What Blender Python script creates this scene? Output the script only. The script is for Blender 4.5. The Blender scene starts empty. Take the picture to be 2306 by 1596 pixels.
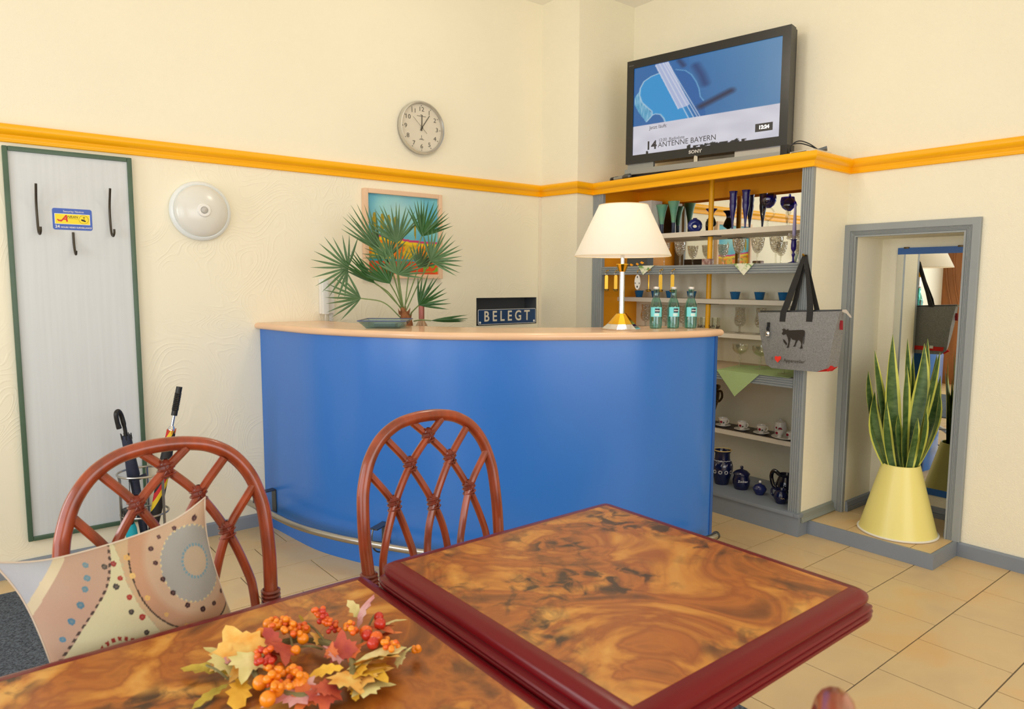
import bpy, bmesh, math, random
from mathutils import Vector, Matrix, noise as mnoise
PI = math.pi
rad = math.radians
scene = bpy.context.scene
COL = scene.collection

# ------------------------------------------------------------------ camera
YAW, PITCH, ROLL = rad(38.633), rad(5.791), rad(0.164)
cam = bpy.data.cameras.new('camera')
cam.sensor_width = 36.0
cam.lens = 1583.93 / 2306 * 36.0
cam.clip_start = 0.02
camo = bpy.data.objects.new('camera', cam)
COL.objects.link(camo)
fw = Vector((math.sin(YAW) * math.cos(PITCH), math.cos(YAW) * math.cos(PITCH), -math.sin(PITCH)))
r0 = Vector((math.cos(YAW), -math.sin(YAW), 0))
u0 = r0.cross(fw)
rt = math.cos(ROLL) * r0 + math.sin(ROLL) * u0
up = -math.sin(ROLL) * r0 + math.cos(ROLL) * u0
m = Matrix((rt, up, -fw)).transposed().to_4x4()
m.translation = Vector((0, 0, 1.31))
camo.matrix_world = m
cam.dof.use_dof = True
cam.dof.focus_distance = 3.0
cam.dof.aperture_fstop = 7.0
scene.camera = camo

# ------------------------------------------------------------------ world, light, exposure
wd = bpy.data.worlds.new('daylight')
scene.world = wd
wd.use_nodes = True
wd.node_tree.nodes['Background'].inputs[0].default_value = (0.80, 0.88, 1.0, 1)
wd.node_tree.nodes['Background'].inputs[1].default_value = 1.0

def area(name, loc, direction, sx, sy, power, color=(1, 1, 1)):
    l = bpy.data.lights.new(name, 'AREA')
    l.shape = 'RECTANGLE'; l.size = sx; l.size_y = sy; l.energy = power; l.color = color
    o = bpy.data.objects.new(name, l)
    COL.objects.link(o)
    d = Vector(direction).normalized()
    q = d.to_track_quat('-Z', 'Y')
    o.rotation_euler = q.to_euler()
    o.location = loc
    return o
# daylight entering through the windows and the glazed door of the two unseen walls
area('daylight_side_window', (-2.13, 0.35, 1.45), (1, 0, 0), 3.3, 1.9, 70, (0.94, 0.975, 1.0))
area('daylight_door', (-2.13, 2.72, 1.42), (1, 0, 0), 0.62, 1.45, 34, (0.95, 0.98, 1.0))
area('daylight_front_window', (0.7, -2.33, 1.45), (0, 1, 0), 3.4, 1.9, 94, (1.0, 0.98, 0.95))

vs = scene.view_settings
vs.view_transform = 'Standard'
vs.look = 'None'
vs.gamma = 1.0
vs.exposure = -0.47
vs.use_curve_mapping = False
scene.cycles.max_bounces = 10
scene.cycles.diffuse_bounces = 5
scene.cycles.glossy_bounces = 5
scene.cycles.transparent_max_bounces = 24
scene.cycles.use_denoising = True
scene.cycles.sample_clamp_indirect = 6.0
scene.cycles.caustics_reflective = False
scene.cycles.caustics_refractive = False

# ------------------------------------------------------------------ materials
def lin(c):
    return tuple(((v / 255) / 12.92 if v <= 10.31 else ((v / 255 + 0.055) / 1.055) ** 2.4) for v in c[:3])
MATS = {}
def base_mat(name):
    mt = bpy.data.materials.new(name)
    mt.use_nodes = True
    nt = mt.node_tree
    return mt, nt, nt.nodes['Principled BSDF']
def M(name, col, rough=0.5, metal=0.0, var=0.0, vscale=6.0, bump=0.0, bscale=80.0, coat=0.0, spec=0.5, stretch=None, col2=None, trans=0.0, sheen=0.0, emit=None):
    if name in MATS:
        return MATS[name]
    mt, nt, p = base_mat(name)
    L = nt.links
    c = lin(col)
    p.inputs['Base Color'].default_value = (*c, 1)
    p.inputs['Roughness'].default_value = rough
    p.inputs['Metallic'].default_value = metal
    p.inputs['Coat Weight'].default_value = coat
    p.inputs['Coat Roughness'].default_value = 0.12
    p.inputs['Specular IOR Level'].default_value = spec
    p.inputs['Transmission Weight'].default_value = trans
    p.inputs['Sheen Weight'].default_value = sheen
    if emit:
        p.inputs['Emission Color'].default_value = (*lin(emit[0]), 1)
        p.inputs['Emission Strength'].default_value = emit[1]
    if var or bump:
        tc = nt.nodes.new('ShaderNodeTexCoord')
        mp = nt.nodes.new('ShaderNodeMapping')
        L.new(tc.outputs['Object'], mp.inputs['Vector'])
        if stretch:
            mp.inputs['Scale'].default_value = stretch
    if var:
        n = nt.nodes.new('ShaderNodeTexNoise')
        n.inputs['Scale'].default_value = vscale
        n.inputs['Detail'].default_value = 5
        L.new(mp.outputs[0], n.inputs['Vector'])
        rp = nt.nodes.new('ShaderNodeValToRGB')
        rp.color_ramp.elements[0].position = 0.3
        rp.color_ramp.elements[1].position = 0.7
        cb = lin(col2) if col2 else tuple(min(1, v * (1 + var)) for v in c)
        rp.color_ramp.elements[0].color = (*[v * (1 - var) for v in c], 1) if not col2 else (*c, 1)
        rp.color_ramp.elements[1].color = (*cb, 1)
        L.new(n.outputs[0], rp.inputs[0])
        L.new(rp.outputs[0], p.inputs['Base Color'])
    if bump:
        n2 = nt.nodes.new('ShaderNodeTexNoise')
        n2.inputs['Scale'].default_value = bscale
        n2.inputs['Detail'].default_value = 3
        L.new(mp.outputs[0], n2.inputs['Vector'])
        b = nt.nodes.new('ShaderNodeBump')
        b.inputs['Strength'].default_value = bump
        b.inputs['Distance'].default_value = 0.01
        L.new(n2.outputs[0], b.inputs['Height'])
        L.new(b.outputs[0], p.inputs['Normal'])
    MATS[name] = mt
    return mt

def clear_glass(name, tint, gloss=0.12, edge=0.5, rough=0.02, bump=0.0, bscale=60, alpha_tint=None):
    """thin clear glass: tinted see-through with fresnel reflections"""
    mt, nt, p = base_mat(name)
    L = nt.links
    nt.nodes.remove(p)
    out = nt.nodes['Material Output']
    tr = nt.nodes.new('ShaderNodeBsdfTransparent')
    tr.inputs[0].default_value = (*lin(tint), 1)
    gl = nt.nodes.new('ShaderNodeBsdfGlossy')
    gl.inputs['Roughness'].default_value = rough
    gl.inputs['Color'].default_value = (1, 1, 1, 1)
    lw = nt.nodes.new('ShaderNodeLayerWeight')
    lw.inputs[0].default_value = 0.35
    mr = nt.nodes.new('ShaderNodeMapRange')
    mr.inputs['To Min'].default_value = gloss
    mr.inputs['To Max'].default_value = edge
    L.new(lw.outputs['Facing'], mr.inputs[0])
    mx = nt.nodes.new('ShaderNodeMixShader')
    L.new(mr.outputs[0], mx.inputs[0])
    L.new(tr.outputs[0], mx.inputs[1])
    L.new(gl.outputs[0], mx.inputs[2])
    L.new(mx.outputs[0], out.inputs[0])
    if bump:
        tc = nt.nodes.new('ShaderNodeTexCoord')
        v = nt.nodes.new('ShaderNodeTexVoronoi')
        v.inputs['Scale'].default_value = bscale
        L.new(tc.outputs['Object'], v.inputs['Vector'])
        b = nt.nodes.new('ShaderNodeBump')
        b.inputs['Strength'].default_value = bump
        b.inputs['Distance'].default_value = 0.01
        L.new(v.outputs['Distance'], b.inputs['Height'])
        L.new(b.outputs[0], gl.inputs['Normal'])
        L.new(b.outputs[0], lw.inputs['Normal'])
    MATS[name] = mt
    return mt

def vcol_mat(name, rough=0.6, emit=0.0, bump=0.0, bscale=200):
    mt, nt, p = base_mat(name)
    L = nt.links
    a = nt.nodes.new('ShaderNodeVertexColor')
    a.layer_name = 'Col'
    if emit:
        L.new(a.outputs[0], p.inputs['Emission Color'])
        p.inputs['Emission Strength'].default_value = emit
        p.inputs['Base Color'].default_value = (0.01, 0.01, 0.01, 1)
        p.inputs['Roughness'].default_value = 0.25
    else:
        L.new(a.outputs[0], p.inputs['Base Color'])
        p.inputs['Roughness'].default_value = rough
        p.inputs['Specular IOR Level'].default_value = 0.25
    if bump:
        tc = nt.nodes.new('ShaderNodeTexCoord')
        n2 = nt.nodes.new('ShaderNodeTexNoise')
        n2.inputs['Scale'].default_value = bscale
        L.new(tc.outputs['Object'], n2.inputs['Vector'])
        b = nt.nodes.new('ShaderNodeBump')
        b.inputs['Strength'].default_value = bump
        b.inputs['Distance'].default_value = 0.003
        L.new(n2.outputs[0], b.inputs['Height'])
        L.new(b.outputs[0], p.inputs['Normal'])
    return mt

CREAM = (244, 238, 216)
m_wall = M('cream_wall_paint', CREAM, 0.75, bump=0.12, bscale=140, var=0.015, vscale=2.0)
m_wall_r = M('cream_rough_plaster', CREAM, 0.8, bump=0.28, bscale=170, var=0.02, vscale=2.0)
m_ceil = M('ceiling_paint', (250, 246, 236), 0.85)
m_yel = M('yellow_gloss_paint', (255, 183, 12), 0.32, var=0.03, vscale=3, spec=0.4)
m_ora = M('orange_panel_paint', (252, 168, 14), 0.4, var=0.05, vscale=2)
m_gray = M('grey_wood_paint', (146, 152, 155), 0.5, var=0.03, vscale=4)
m_gray2 = M('grey_skirting_paint', (130, 139, 152), 0.5, var=0.04, vscale=4)
m_shelf = M('white_shelf_laminate', (238, 228, 212), 0.5)
m_white = M('white_plastic', (236, 236, 234), 0.35)
m_mirror = M('mirror_silver', (240, 244, 242), 0.0, 1.0)
m_chrome = M('polished_chrome', (225, 225, 228), 0.08, 1.0)
m_steel = M('brushed_steel', (176, 172, 165), 0.28, 1.0)
m_dsteel = M('dark_steel', (95, 98, 102), 0.35, 0.9)
m_brass = M('polished_brass', (242, 190, 60), 0.12, 1.0)
m_brassm = M('satin_brass', (206, 162, 62), 0.32, 1.0)
m_black = M('black_plastic', (22, 22, 24), 0.4)
m_tvblack = M('black_television_bezel', (34, 34, 34), 0.3)
m_rattan = M('lacquered_rattan', (142, 58, 26), 0.28, var=0.38, vscale=11, stretch=(3, 3, 1.0), coat=0.4)
m_rattan_wrap = M('rattan_binding', (118, 44, 26), 0.35, var=0.3, vscale=40, coat=0.3)
m_red = M('dark_red_lacquer', (106, 8, 18), 0.27, spec=0.32)
m_blue = M('blue_laminate', (46, 116, 206), 0.27, spec=0.6, var=0.02, vscale=2)
m_blue_e = M('blue_edge_band', (44, 92, 165), 0.35)
m_beech = M('beech_worktop', (234, 194, 158), 0.2, var=0.05, vscale=5, stretch=(1, 1, 8), spec=0.5)
m_grout = M('dark_grout', (118, 110, 100), 0.9)
m_dark = M('dark_grey_recess', (86, 88, 92), 0.8)
m_felt = M('grey_wool_felt', (134, 134, 134), 0.95, var=0.22, vscale=170, bump=0.3, bscale=300)
m_strap = M('black_webbing', (30, 29, 29), 0.75, bump=0.2, bscale=300)
m_green_fr = M('green_stained_frame', (72, 98, 78), 0.4, var=0.12, vscale=8)
m_panel = M('white_grained_board', (211, 216, 220), 0.5, var=0.03, vscale=60, stretch=(1, 1, 0.03))
m_brown = M('brown_wood', (150, 92, 44), 0.45, var=0.2, vscale=4, stretch=(4, 4, 0.6))
m_black_seat = M('black_seat_fabric', (26, 28, 32), 0.9, bump=0.2, bscale=200)
m_soil = M('dark_soil', (52, 38, 28), 0.95, bump=0.6, bscale=60, var=0.3)
m_trunk = M('fibrous_palm_trunk', (140, 88, 52), 0.9, var=0.4, vscale=25, bump=0.8, bscale=60)
m_palm = M('palm_leaf', (82, 116, 74), 0.5, var=0.25, vscale=7)
m_palm2 = M('palm_leaf_dark', (48, 92, 42), 0.45, var=0.25, vscale=7)
m_petiole = M('palm_stalk', (118, 140, 84), 0.5, var=0.15)
m_snake = M('snake_plant_green', (52, 84, 42), 0.4, var=0.4, vscale=22, stretch=(1, 1, 2.5), col2=(96, 122, 70))
m_snake_y = M('snake_plant_yellow_margin', (206, 208, 96), 0.45, var=0.08)
m_ypot = M('pale_yellow_metal', (238, 226, 138), 0.33, spec=0.5)
m_pic_fr = M('pale_pink_wood_frame', (232, 196, 164), 0.45, var=0.05)
m_ink = M('dark_ink', (38, 36, 34), 0.7)
m_white_ink = M('white_ink', (240, 240, 240), 0.6)
m_cobalt = clear_glass('cobalt_glass', (58, 70, 190), 0.10, 0.35)
m_cobalt_d = M('opaque_cobalt_glass', (34, 24, 118), 0.18, spec=0.6, var=0.1)
m_greenv = M('frosted_green_glass', (128, 182, 140), 0.4, var=0.12, vscale=14, col2=(96, 172, 150))
m_gnavy = M('dark_blue_glass', (24, 40, 72), 0.3)
m_goblet = M('dark_green_glass', (40, 52, 40), 0.12, spec=0.7)
m_tea = M('teal_blue_glass', (22, 104, 160), .15, spec=.6)
m_crystal = clear_glass('cut_crystal', (238, 236, 230), 0.14, 0.55, 0.06, bump=1.0, bscale=90)
m_clear = clear_glass('clear_glass', (246, 246, 240), 0.06, 0.5, 0.03)
m_dish = clear_glass('pale_aqua_glass', (190, 222, 228), 0.12, 0.6, 0.02)
m_aqua = clear_glass('aqua_bottle_glass', (150, 216, 208), 0.08, 0.4, 0.05)
m_pane = clear_glass('window_glass', (245, 250, 250), 0.04, 0.3)
m_wax = M('lavender_wax', (158, 152, 196), 0.5)
m_porc = M('white_porcelain', (238, 234, 228), 0.2, spec=0.6)
m_rose = M('red_rose_print', (150, 20, 48), 0.3)
m_navyc = M('navy_glazed_ceramic', (18, 24, 62), 0.12, spec=0.7)
m_bronze = M('tarnished_bronze', (96, 78, 52), 0.35, 0.9, var=0.4, vscale=30)
m_greencloth = M('light_green_cloth', (168, 192, 134), 0.85, bump=0.15, bscale=300, var=0.06)
m_greendark = M('dark_brown_tray', (58, 44, 38), 0.4)
m_tagwhite = M('white_enamel', (235, 232, 226), 0.4)
m_platebl = M('blue_enamel_plate', (22, 62, 112), 0.35, var=0.15)

# ------------------------------------------------------------------ mesh builder
WORLD = {}      # object name -> world matrix
class MB:
    def __init__(s):
        s.v = []; s.f = []; s.mi = []; s.c = None
    def add(s, vs, fs, mi=0):
        o = len(s.v)
        s.v += [Vector(p) for p in vs]
        for f in fs:
            s.f.append([i + o for i in f]); s.mi.append(mi)
        return s
    def box(s, x0, x1, y0, y1, z0, z1, mi=0, bev=0.0):
        if bev:
            bm = bmesh.new()
            bmesh.ops.create_cube(bm, size=1)
            for v in bm.verts:
                v.co = Vector((x0 + (v.co.x + .5) * (x1 - x0), y0 + (v.co.y + .5) * (y1 - y0), z0 + (v.co.z + .5) * (z1 - z0)))
            bmesh.ops.bevel(bm, geom=bm.edges[:], offset=bev, segments=2, profile=0.7, affect='EDGES')
            bm.verts.index_update()
            s.add([v.co.copy() for v in bm.verts], [[v.index for v in f.verts] for f in bm.faces], mi)
            bm.free()
            return s
        vs = [(x0, y0, z0), (x1, y0, z0), (x1, y1, z0), (x0, y1, z0), (x0, y0, z1), (x1, y0, z1), (x1, y1, z1), (x0, y1, z1)]
        return s.add(vs, [(0, 3, 2, 1), (4, 5, 6, 7), (0, 1, 5, 4), (1, 2, 6, 5), (2, 3, 7, 6), (3, 0, 4, 7)], mi)
    def tube(s, pts, r, n=10, mi=0, closed=False, cap=True):
        pts = [Vector(p) for p in pts]
        k = len(pts)
        rs = r if isinstance(r, (list, tuple)) else [r] * k
        tang = []
        for i in range(k):
            a = pts[(i - 1) % k] if (closed or i > 0) else pts[i]
            b = pts[(i + 1) % k] if (closed or i < k - 1) else pts[i]
            t = (b - a)
            tang.append(t.normalized() if t.length > 1e-9 else Vector((0, 0, 1)))
        ref = Vector((0, 0, 1)) if abs(tang[0].z) < 0.9 else Vector((1, 0, 0))
        nrm = (ref - tang[0] * ref.dot(tang[0])).normalized()
        vs = []; fs = []
        for i in range(k):
            t = tang[i]
            nrm = (nrm - t * nrm.dot(t))
            nrm = nrm.normalized() if nrm.length > 1e-6 else t.orthogonal().normalized()
            b = t.cross(nrm)
            for j in range(n):
                a = 2 * PI * j / n
                vs.append(pts[i] + (nrm * math.cos(a) + b * math.sin(a)) * rs[i])
        rng = k if closed else k - 1
        for i in range(rng):
            i2 = (i + 1) % k
            for j in range(n):
                j2 = (j + 1) % n
                fs.append((i * n + j, i * n + j2, i2 * n + j2, i2 * n + j))
        if cap and not closed:
            fs.append(tuple(range(n))[::-1])
            fs.append(tuple(range((k - 1) * n, k * n)))
        return s.add(vs, fs, mi)
    def lathe(s, prof, n=24, c=(0, 0, 0), mi=0, capb=True, capt=False, facet=False, axis=None):
        """prof: list of (radius, z)"""
        c = Vector(c)
        vs = []; fs = []
        k = len(prof)
        for (r, z) in prof:
            for j in range(n):
                a = 2 * PI * j / n
                p = Vector((r * math.cos(a), r * math.sin(a), z))
                if axis is not None:
                    p = axis @ p
                vs.append(c + p)
        for i in range(k - 1):
            for j in range(n):
                j2 = (j + 1) % n
                fs.append((i * n + j, i * n + j2, (i + 1) * n + j2, (i + 1) * n + j))
        if capb and prof[0][0] > 1e-5:
            fs.append(tuple(range(n))[::-1])
        if capt and prof[-1][0] > 1e-5:
            fs.append(tuple(range((k - 1) * n, k * n)))
        return s.add(vs, fs, mi)
    def prism(s, poly, o, U, V, N, mi=0):
        """extrude a 2-D polygon (u,v) by vector N"""
        o, U, V, N = Vector(o), Vector(U), Vector(V), Vector(N)
        k = len(poly)
        a = [o + U * x + V * y for x, y in poly]
        b = [p + N for p in a]
        fs = [tuple(range(k))[::-1], tuple(range(k, 2 * k))]
        for i in range(k):
            j = (i + 1) % k
            fs.append((i, j, k + j, k + i))
        return s.add(a + b, fs, mi)
    def sweep(s, path, outs, prof, mi=0, closed=False, ends=True):
        """path points; outs[i] = outward direction already mitred; prof list of (out, z)"""
        vs = []; fs = []
        k = len(path); n = len(prof)
        for P, O in zip(path, outs):
            P = Vector(P); O = Vector(O)
            for (a, z) in prof:
                vs.append(P + O * a + Vector((0, 0, z)))
        for i in range(k if closed else k - 1):
            i2 = (i + 1) % k
            for j in range(n - 1):
                fs.append((i * n + j, i2 * n + j, i2 * n + j + 1, i * n + j + 1))
        if ends and not closed:
            fs.append(tuple(range(n)))
            fs.append(tuple(range((k - 1) * n, k * n))[::-1])
        return s.add(vs, fs, mi)
    def build(s, name, mats, parent=None, smooth=True, angle=35, loc=None, recalc=True):
        me = bpy.data.meshes.new(name)
        if parent is not None:
            inv = WORLD[parent.name].inverted()
            Mw = WORLD[parent.name]
        else:
            L = Vector(loc) if loc is not None else Vector((0, 0, 0))
            Mw = Matrix.Translation(L)
            inv = Mw.inverted()
        me.from_pydata([tuple(inv @ p) for p in s.v], [], s.f)
        if not isinstance(mats, (list, tuple)):
            mats = [mats]
        for mm in mats:
            me.materials.append(mm)
        me.polygons.foreach_set('material_index', s.mi)
        if recalc:
            bm = bmesh.new(); bm.from_mesh(me)
            bmesh.ops.recalc_face_normals(bm, faces=bm.faces[:])
            bm.to_mesh(me); bm.free()
        if smooth:
            me.polygons.foreach_set('use_smooth', [True] * len(me.polygons))
            me.set_sharp_from_angle(angle=rad(angle))
        me.update()
        o = bpy.data.objects.new(name, me)
        COL.objects.link(o)
        if parent is not None:
            o.parent = parent
        else:
            o.location = Mw.translation
        WORLD[o.name] = Mw
        return o

def tag(o, label, cat=None, group=None, kind=None):
    if label: o['label'] = label
    if cat: o['category'] = cat
    if group: o['group'] = group
    if kind: o['kind'] = kind
    return o
def struct(o, label=None):
    o['kind'] = 'structure'
    if label: o['label'] = label
    return o
def thing(name, label, cat, loc=(0, 0, 0), rotz=0, group=None):
    o = bpy.data.objects.new(name, None)
    o.empty_display_size = 0.05
    COL.objects.link(o)
    o.location = loc; o.rotation_euler = (0, 0, rotz)
    WORLD[o.name] = Matrix.Translation(Vector(loc)) @ Matrix.Rotation(rotz, 4, 'Z')
    return tag(o, label, cat, group)
def copy_thing(root, loc, rotz, label, group=None):
    r = root.copy(); COL.objects.link(r)
    r.location = loc; r.rotation_euler = (0, 0, rotz)
    r['label'] = label
    if group: r['group'] = group
    for ch in list(root.children):
        c = ch.copy(); COL.objects.link(c); c.parent = r
        for g in list(ch.children):
            d = g.copy(); COL.objects.link(d); d.parent = c
    return r
def text_part(body, size, o, U, V, mat, parent, name='lettering', align='CENTER', depth=0.0004, sx=1.0, shear=0.0, bold=0.0):
    """flat lettering; o = anchor, U = reading direction, V = up"""
    cu = bpy.data.curves.new('txt', 'FONT')
    cu.body = body; cu.size = size; cu.align_x = align; cu.align_y = 'CENTER'
    cu.resolution_u = 3; cu.shear = shear; cu.offset = bold
    ob = bpy.data.objects.new('txt', cu)
    me = bpy.data.meshes.new_from_object(ob)
    U = Vector(U).normalized(); V = Vector(V).normalized(); N = U.cross(V)
    o = Vector(o)
    mb = MB()
    mb.v = [o + U * (v.co.x * sx) + V * v.co.y + N * (v.co.z + depth) for v in me.vertices]
    mb.f = [list(pl.vertices) for pl in me.polygons]
    mb.mi = [0] * len(mb.f)
    bpy.data.objects.remove(ob); bpy.data.curves.remove(cu); bpy.data.meshes.remove(me)
    return mb.build(name, mat, parent, smooth=False, recalc=False)
def painted(name, mat, parent, P, nu, nv, colf, smooth=True, loc=None):
    """grid surface with a colour per vertex. P(u,v)->world point, colf(u,v)->sRGB"""
    mb = MB()
    cols = []
    for j in range(nv + 1):
        for i in range(nu + 1):
            u, v = i / nu, j / nv
            mb.v.append(Vector(P(u, v)))
            cols.append(lin(colf(u, v)))
    W = nu + 1
    for j in range(nv):
        for i in range(nu):
            mb.f.append([j * W + i, j * W + i + 1, (j + 1) * W + i + 1, (j + 1) * W + i]); mb.mi.append(0)
    o = mb.build(name, mat, parent, smooth=smooth, angle=180, recalc=False, loc=loc)
    at = o.data.color_attributes.new('Col', 'FLOAT_COLOR', 'POINT')
    flat = []
    for c in cols:
        flat += [c[0], c[1], c[2], 1.0]
    at.data.foreach_set('color', flat)
    return o
def mitre(path, side):
    """outward mitre vectors for a polyline in the xy plane; side=+1 left, -1 right of travel"""
    outs = []
    k = len(path)
    P = [Vector((p[0], p[1], 0)) for p in path]
    for i in range(k):
        ns = []
        if i > 0:
            d = (P[i] - P[i - 1]).normalized(); ns.append(Vector((-d.y, d.x, 0)) * side)
        if i < k - 1:
            d = (P[i + 1] - P[i]).normalized(); ns.append(Vector((-d.y, d.x, 0)) * side)
        if len(ns) == 1:
            outs.append(ns[0])
        else:
            b = (ns[0] + ns[1]).normalized()
            outs.append(b / max(0.2, b.dot(ns[0])))
    return outs
def spline(pts, n=8):
    """Catmull-Rom through points"""
    P = [Vector(p) for p in pts]
    P = [P[0] * 2 - P[1]] + P + [P[-1] * 2 - P[-2]]
    out = []
    for i in range(1, len(P) - 2):
        for k in range(n):
            t = k / n
            a, b, c, d = P[i - 1], P[i], P[i + 1], P[i + 2]
            out.append(0.5 * ((2 * b) + (c - a) * t + (2 * a - 5 * b + 4 * c - d) * t * t + (3 * b - a - 3 * c + d) * t ** 3))
    out.append(P[-2].copy())
    return out
def in_poly(x, y, poly):
    c = False
    j = len(poly) - 1
    for i in range(len(poly)):
        xi, yi = poly[i]; xj, yj = poly[j]
        if (yi > y) != (yj > y) and x < (xj - xi) * (y - yi) / (yj - yi) + xi:
            c = not c
        j = i
    return c
def seg_dist(x, y, pts):
    best = 1e9
    for (ax, ay), (bx, by) in zip(pts, pts[1:]):
        dx, dy = bx - ax, by - ay
        t = max(0, min(1, ((x - ax) * dx + (y - ay) * dy) / (dx * dx + dy * dy + 1e-12)))
        d = math.hypot(x - ax - t * dx, y - ay - t * dy)
        if d < best: best = d
    return best
def mixc(a, b, t):
    t = max(0, min(1, t))
    return tuple(a[i] * (1 - t) + b[i] * t for i in range(3))

# ------------------------------------------------------------------ special materials
def swirl_paper():
    mt, nt, p = base_mat('embossed_swirl_wallpaper')
    L = nt.links
    p.inputs['Base Color'].default_value = (*lin(CREAM), 1)
    p.inputs['Roughness'].default_value = 0.6
    g = nt.nodes.new('ShaderNodeNewGeometry')
    mp = nt.nodes.new('ShaderNodeMapping')
    mp.inputs['Scale'].default_value = (1.7, 0.0, 1.15)
    L.new(g.outputs['Position'], mp.inputs['Vector'])
    n = nt.nodes.new('ShaderNodeTexNoise')
    n.inputs['Scale'].default_value = 1.9
    n.inputs['Detail'].default_value = 0.6
    n.inputs['Distortion'].default_value = 1.6
    L.new(mp.outputs[0], n.inputs['Vector'])
    mul = nt.nodes.new('ShaderNodeMath'); mul.operation = 'MULTIPLY'; mul.inputs[1].default_value = 165
    L.new(n.outputs[0], mul.inputs[0])
    sn = nt.nodes.new('ShaderNodeMath'); sn.operation = 'SINE'
    L.new(mul.outputs[0], sn.inputs[0])
    pw = nt.nodes.new('ShaderNodeMapRange')
    pw.inputs['From Min'].default_value = 0.35; pw.inputs['From Max'].default_value = 1.0
    L.new(sn.outputs[0], pw.inputs[0])
    n2 = nt.nodes.new('ShaderNodeTexNoise'); n2.inputs['Scale'].default_value = 2.6
    L.new(g.outputs['Position'], n2.inputs['Vector'])
    mr = nt.nodes.new('ShaderNodeMapRange')
    mr.inputs['From Min'].default_value = 0.42; mr.inputs['From Max'].default_value = 0.62
    L.new(n2.outputs[0], mr.inputs[0])
    mm = nt.nodes.new('ShaderNodeMath'); mm.operation = 'MULTIPLY'
    L.new(pw.outputs[0], mm.inputs[0]); L.new(mr.outputs[0], mm.inputs[1])
    b = nt.nodes.new('ShaderNodeBump'); b.inputs['Strength'].default_value = 0.28; b.inputs['Distance'].default_value = 0.003
    L.new(mm.outputs[0], b.inputs['Height']); L.new(b.outputs[0], p.inputs['Normal'])
    return mt
m_paper = swirl_paper()

def pos_noise_mat(name, stops, scale, detail=5, dist=0.0, rough=0.4, spec=0.5, coat=0.0, bump=0.0, speck=None, stretch=(1, 1, 1)):
    mt, nt, p = base_mat(name)
    L = nt.links
    g = nt.nodes.new('ShaderNodeNewGeometry')
    mp = nt.nodes.new('ShaderNodeMapping'); mp.inputs['Scale'].default_value = stretch
    L.new(g.outputs['Position'], mp.inputs['Vector'])
    n = nt.nodes.new('ShaderNodeTexNoise')
    n.inputs['Scale'].default_value = scale; n.inputs['Detail'].default_value = detail; n.inputs['Distortion'].default_value = dist
    L.new(mp.outputs[0], n.inputs['Vector'])
    rp = nt.nodes.new('ShaderNodeValToRGB')
    e = rp.color_ramp.elements
    while len(e) < len(stops): e.new(0.5)
    for el, (pos, c) in zip(e, stops):
        el.position = pos; el.color = (*lin(c), 1)
    L.new(n.outputs[0], rp.inputs[0])
    last = rp.outputs[0]
    if speck:
        sc, mask_sc, col, lo, hi = speck
        a = nt.nodes.new('ShaderNodeTexNoise'); a.inputs['Scale'].default_value = sc; a.inputs['Detail'].default_value = 4; a.inputs['Distortion'].default_value = 0.8
        bq = nt.nodes.new('ShaderNodeTexNoise'); bq.inputs['Scale'].default_value = mask_sc; bq.inputs['Detail'].default_value = 3
        L.new(mp.outputs[0], a.inputs['Vector']); L.new(mp.outputs[0], bq.inputs['Vector'])
        r1 = nt.nodes.new('ShaderNodeMapRange'); r1.inputs['From Min'].default_value = lo; r1.inputs['From Max'].default_value = hi
        r2 = nt.nodes.new('ShaderNodeMapRange'); r2.inputs['From Min'].default_value = 0.45; r2.inputs['From Max'].default_value = 0.60
        L.new(a.outputs[0], r1.inputs[0]); L.new(bq.outputs[0], r2.inputs[0])
        mu = nt.nodes.new('ShaderNodeMath'); mu.operation = 'MULTIPLY'
        L.new(r1.outputs[0], mu.inputs[0]); L.new(r2.outputs[0], mu.inputs[1])
        mx = nt.nodes.new('ShaderNodeMix'); mx.data_type = 'RGBA'
        L.new(mu.outputs[0], mx.inputs[0]); L.new(last, mx.inputs[6]); mx.inputs[7].default_value = (*lin(col), 1)
        last = mx.outputs[2]
    L.new(last, p.inputs['Base Color'])
    p.inputs['Roughness'].default_value = rough
    p.inputs['Specular IOR Level'].default_value = spec
    p.inputs['Coat Weight'].default_value = coat
    if bump:
        b = nt.nodes.new('ShaderNodeBump'); b.inputs['Strength'].default_value = bump; b.inputs['Distance'].default_value = 0.004
        n3 = nt.nodes.new('ShaderNodeTexNoise'); n3.inputs['Scale'].default_value = 60
        L.new(g.outputs['Position'], n3.inputs['Vector'])
        L.new(n3.outputs[0], b.inputs['Height']); L.new(b.outputs[0], p.inputs['Normal'])
    return mt
m_tile = pos_noise_mat('sand_ceramic_tile', [(0.3, (204, 178, 138)), (0.5, (213, 187, 142)), (0.72, (216, 178, 124))], 3.2, 6, 0.6, rough=0.38, spec=0.45, bump=0.05)
m_burl = pos_noise_mat('burl_wood_top', [(0.26, (76, 42, 16)), (0.37, (132, 74, 26)), (0.46, (174, 102, 36)), (0.51, (152, 82, 27)), (0.59, (194, 128, 50)), (0.72, (214, 160, 80))], 3.6, 7, 2.6, rough=0.34, spec=0.5,
                       speck=(24, 5.0, (62, 38, 18), 0.46, 0.62))
m_mat = M('charcoal_entrance_mat', (34, 40, 50), 0.95, bump=0.8, bscale=300, var=0.5, vscale=150, col2=(112, 122, 136))

XL, XR, YB, YF, ZC = -2.2, 3.758, 3.743, -2.4, 3.17
XCAB, XBK = 3.385, 3.83

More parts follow.
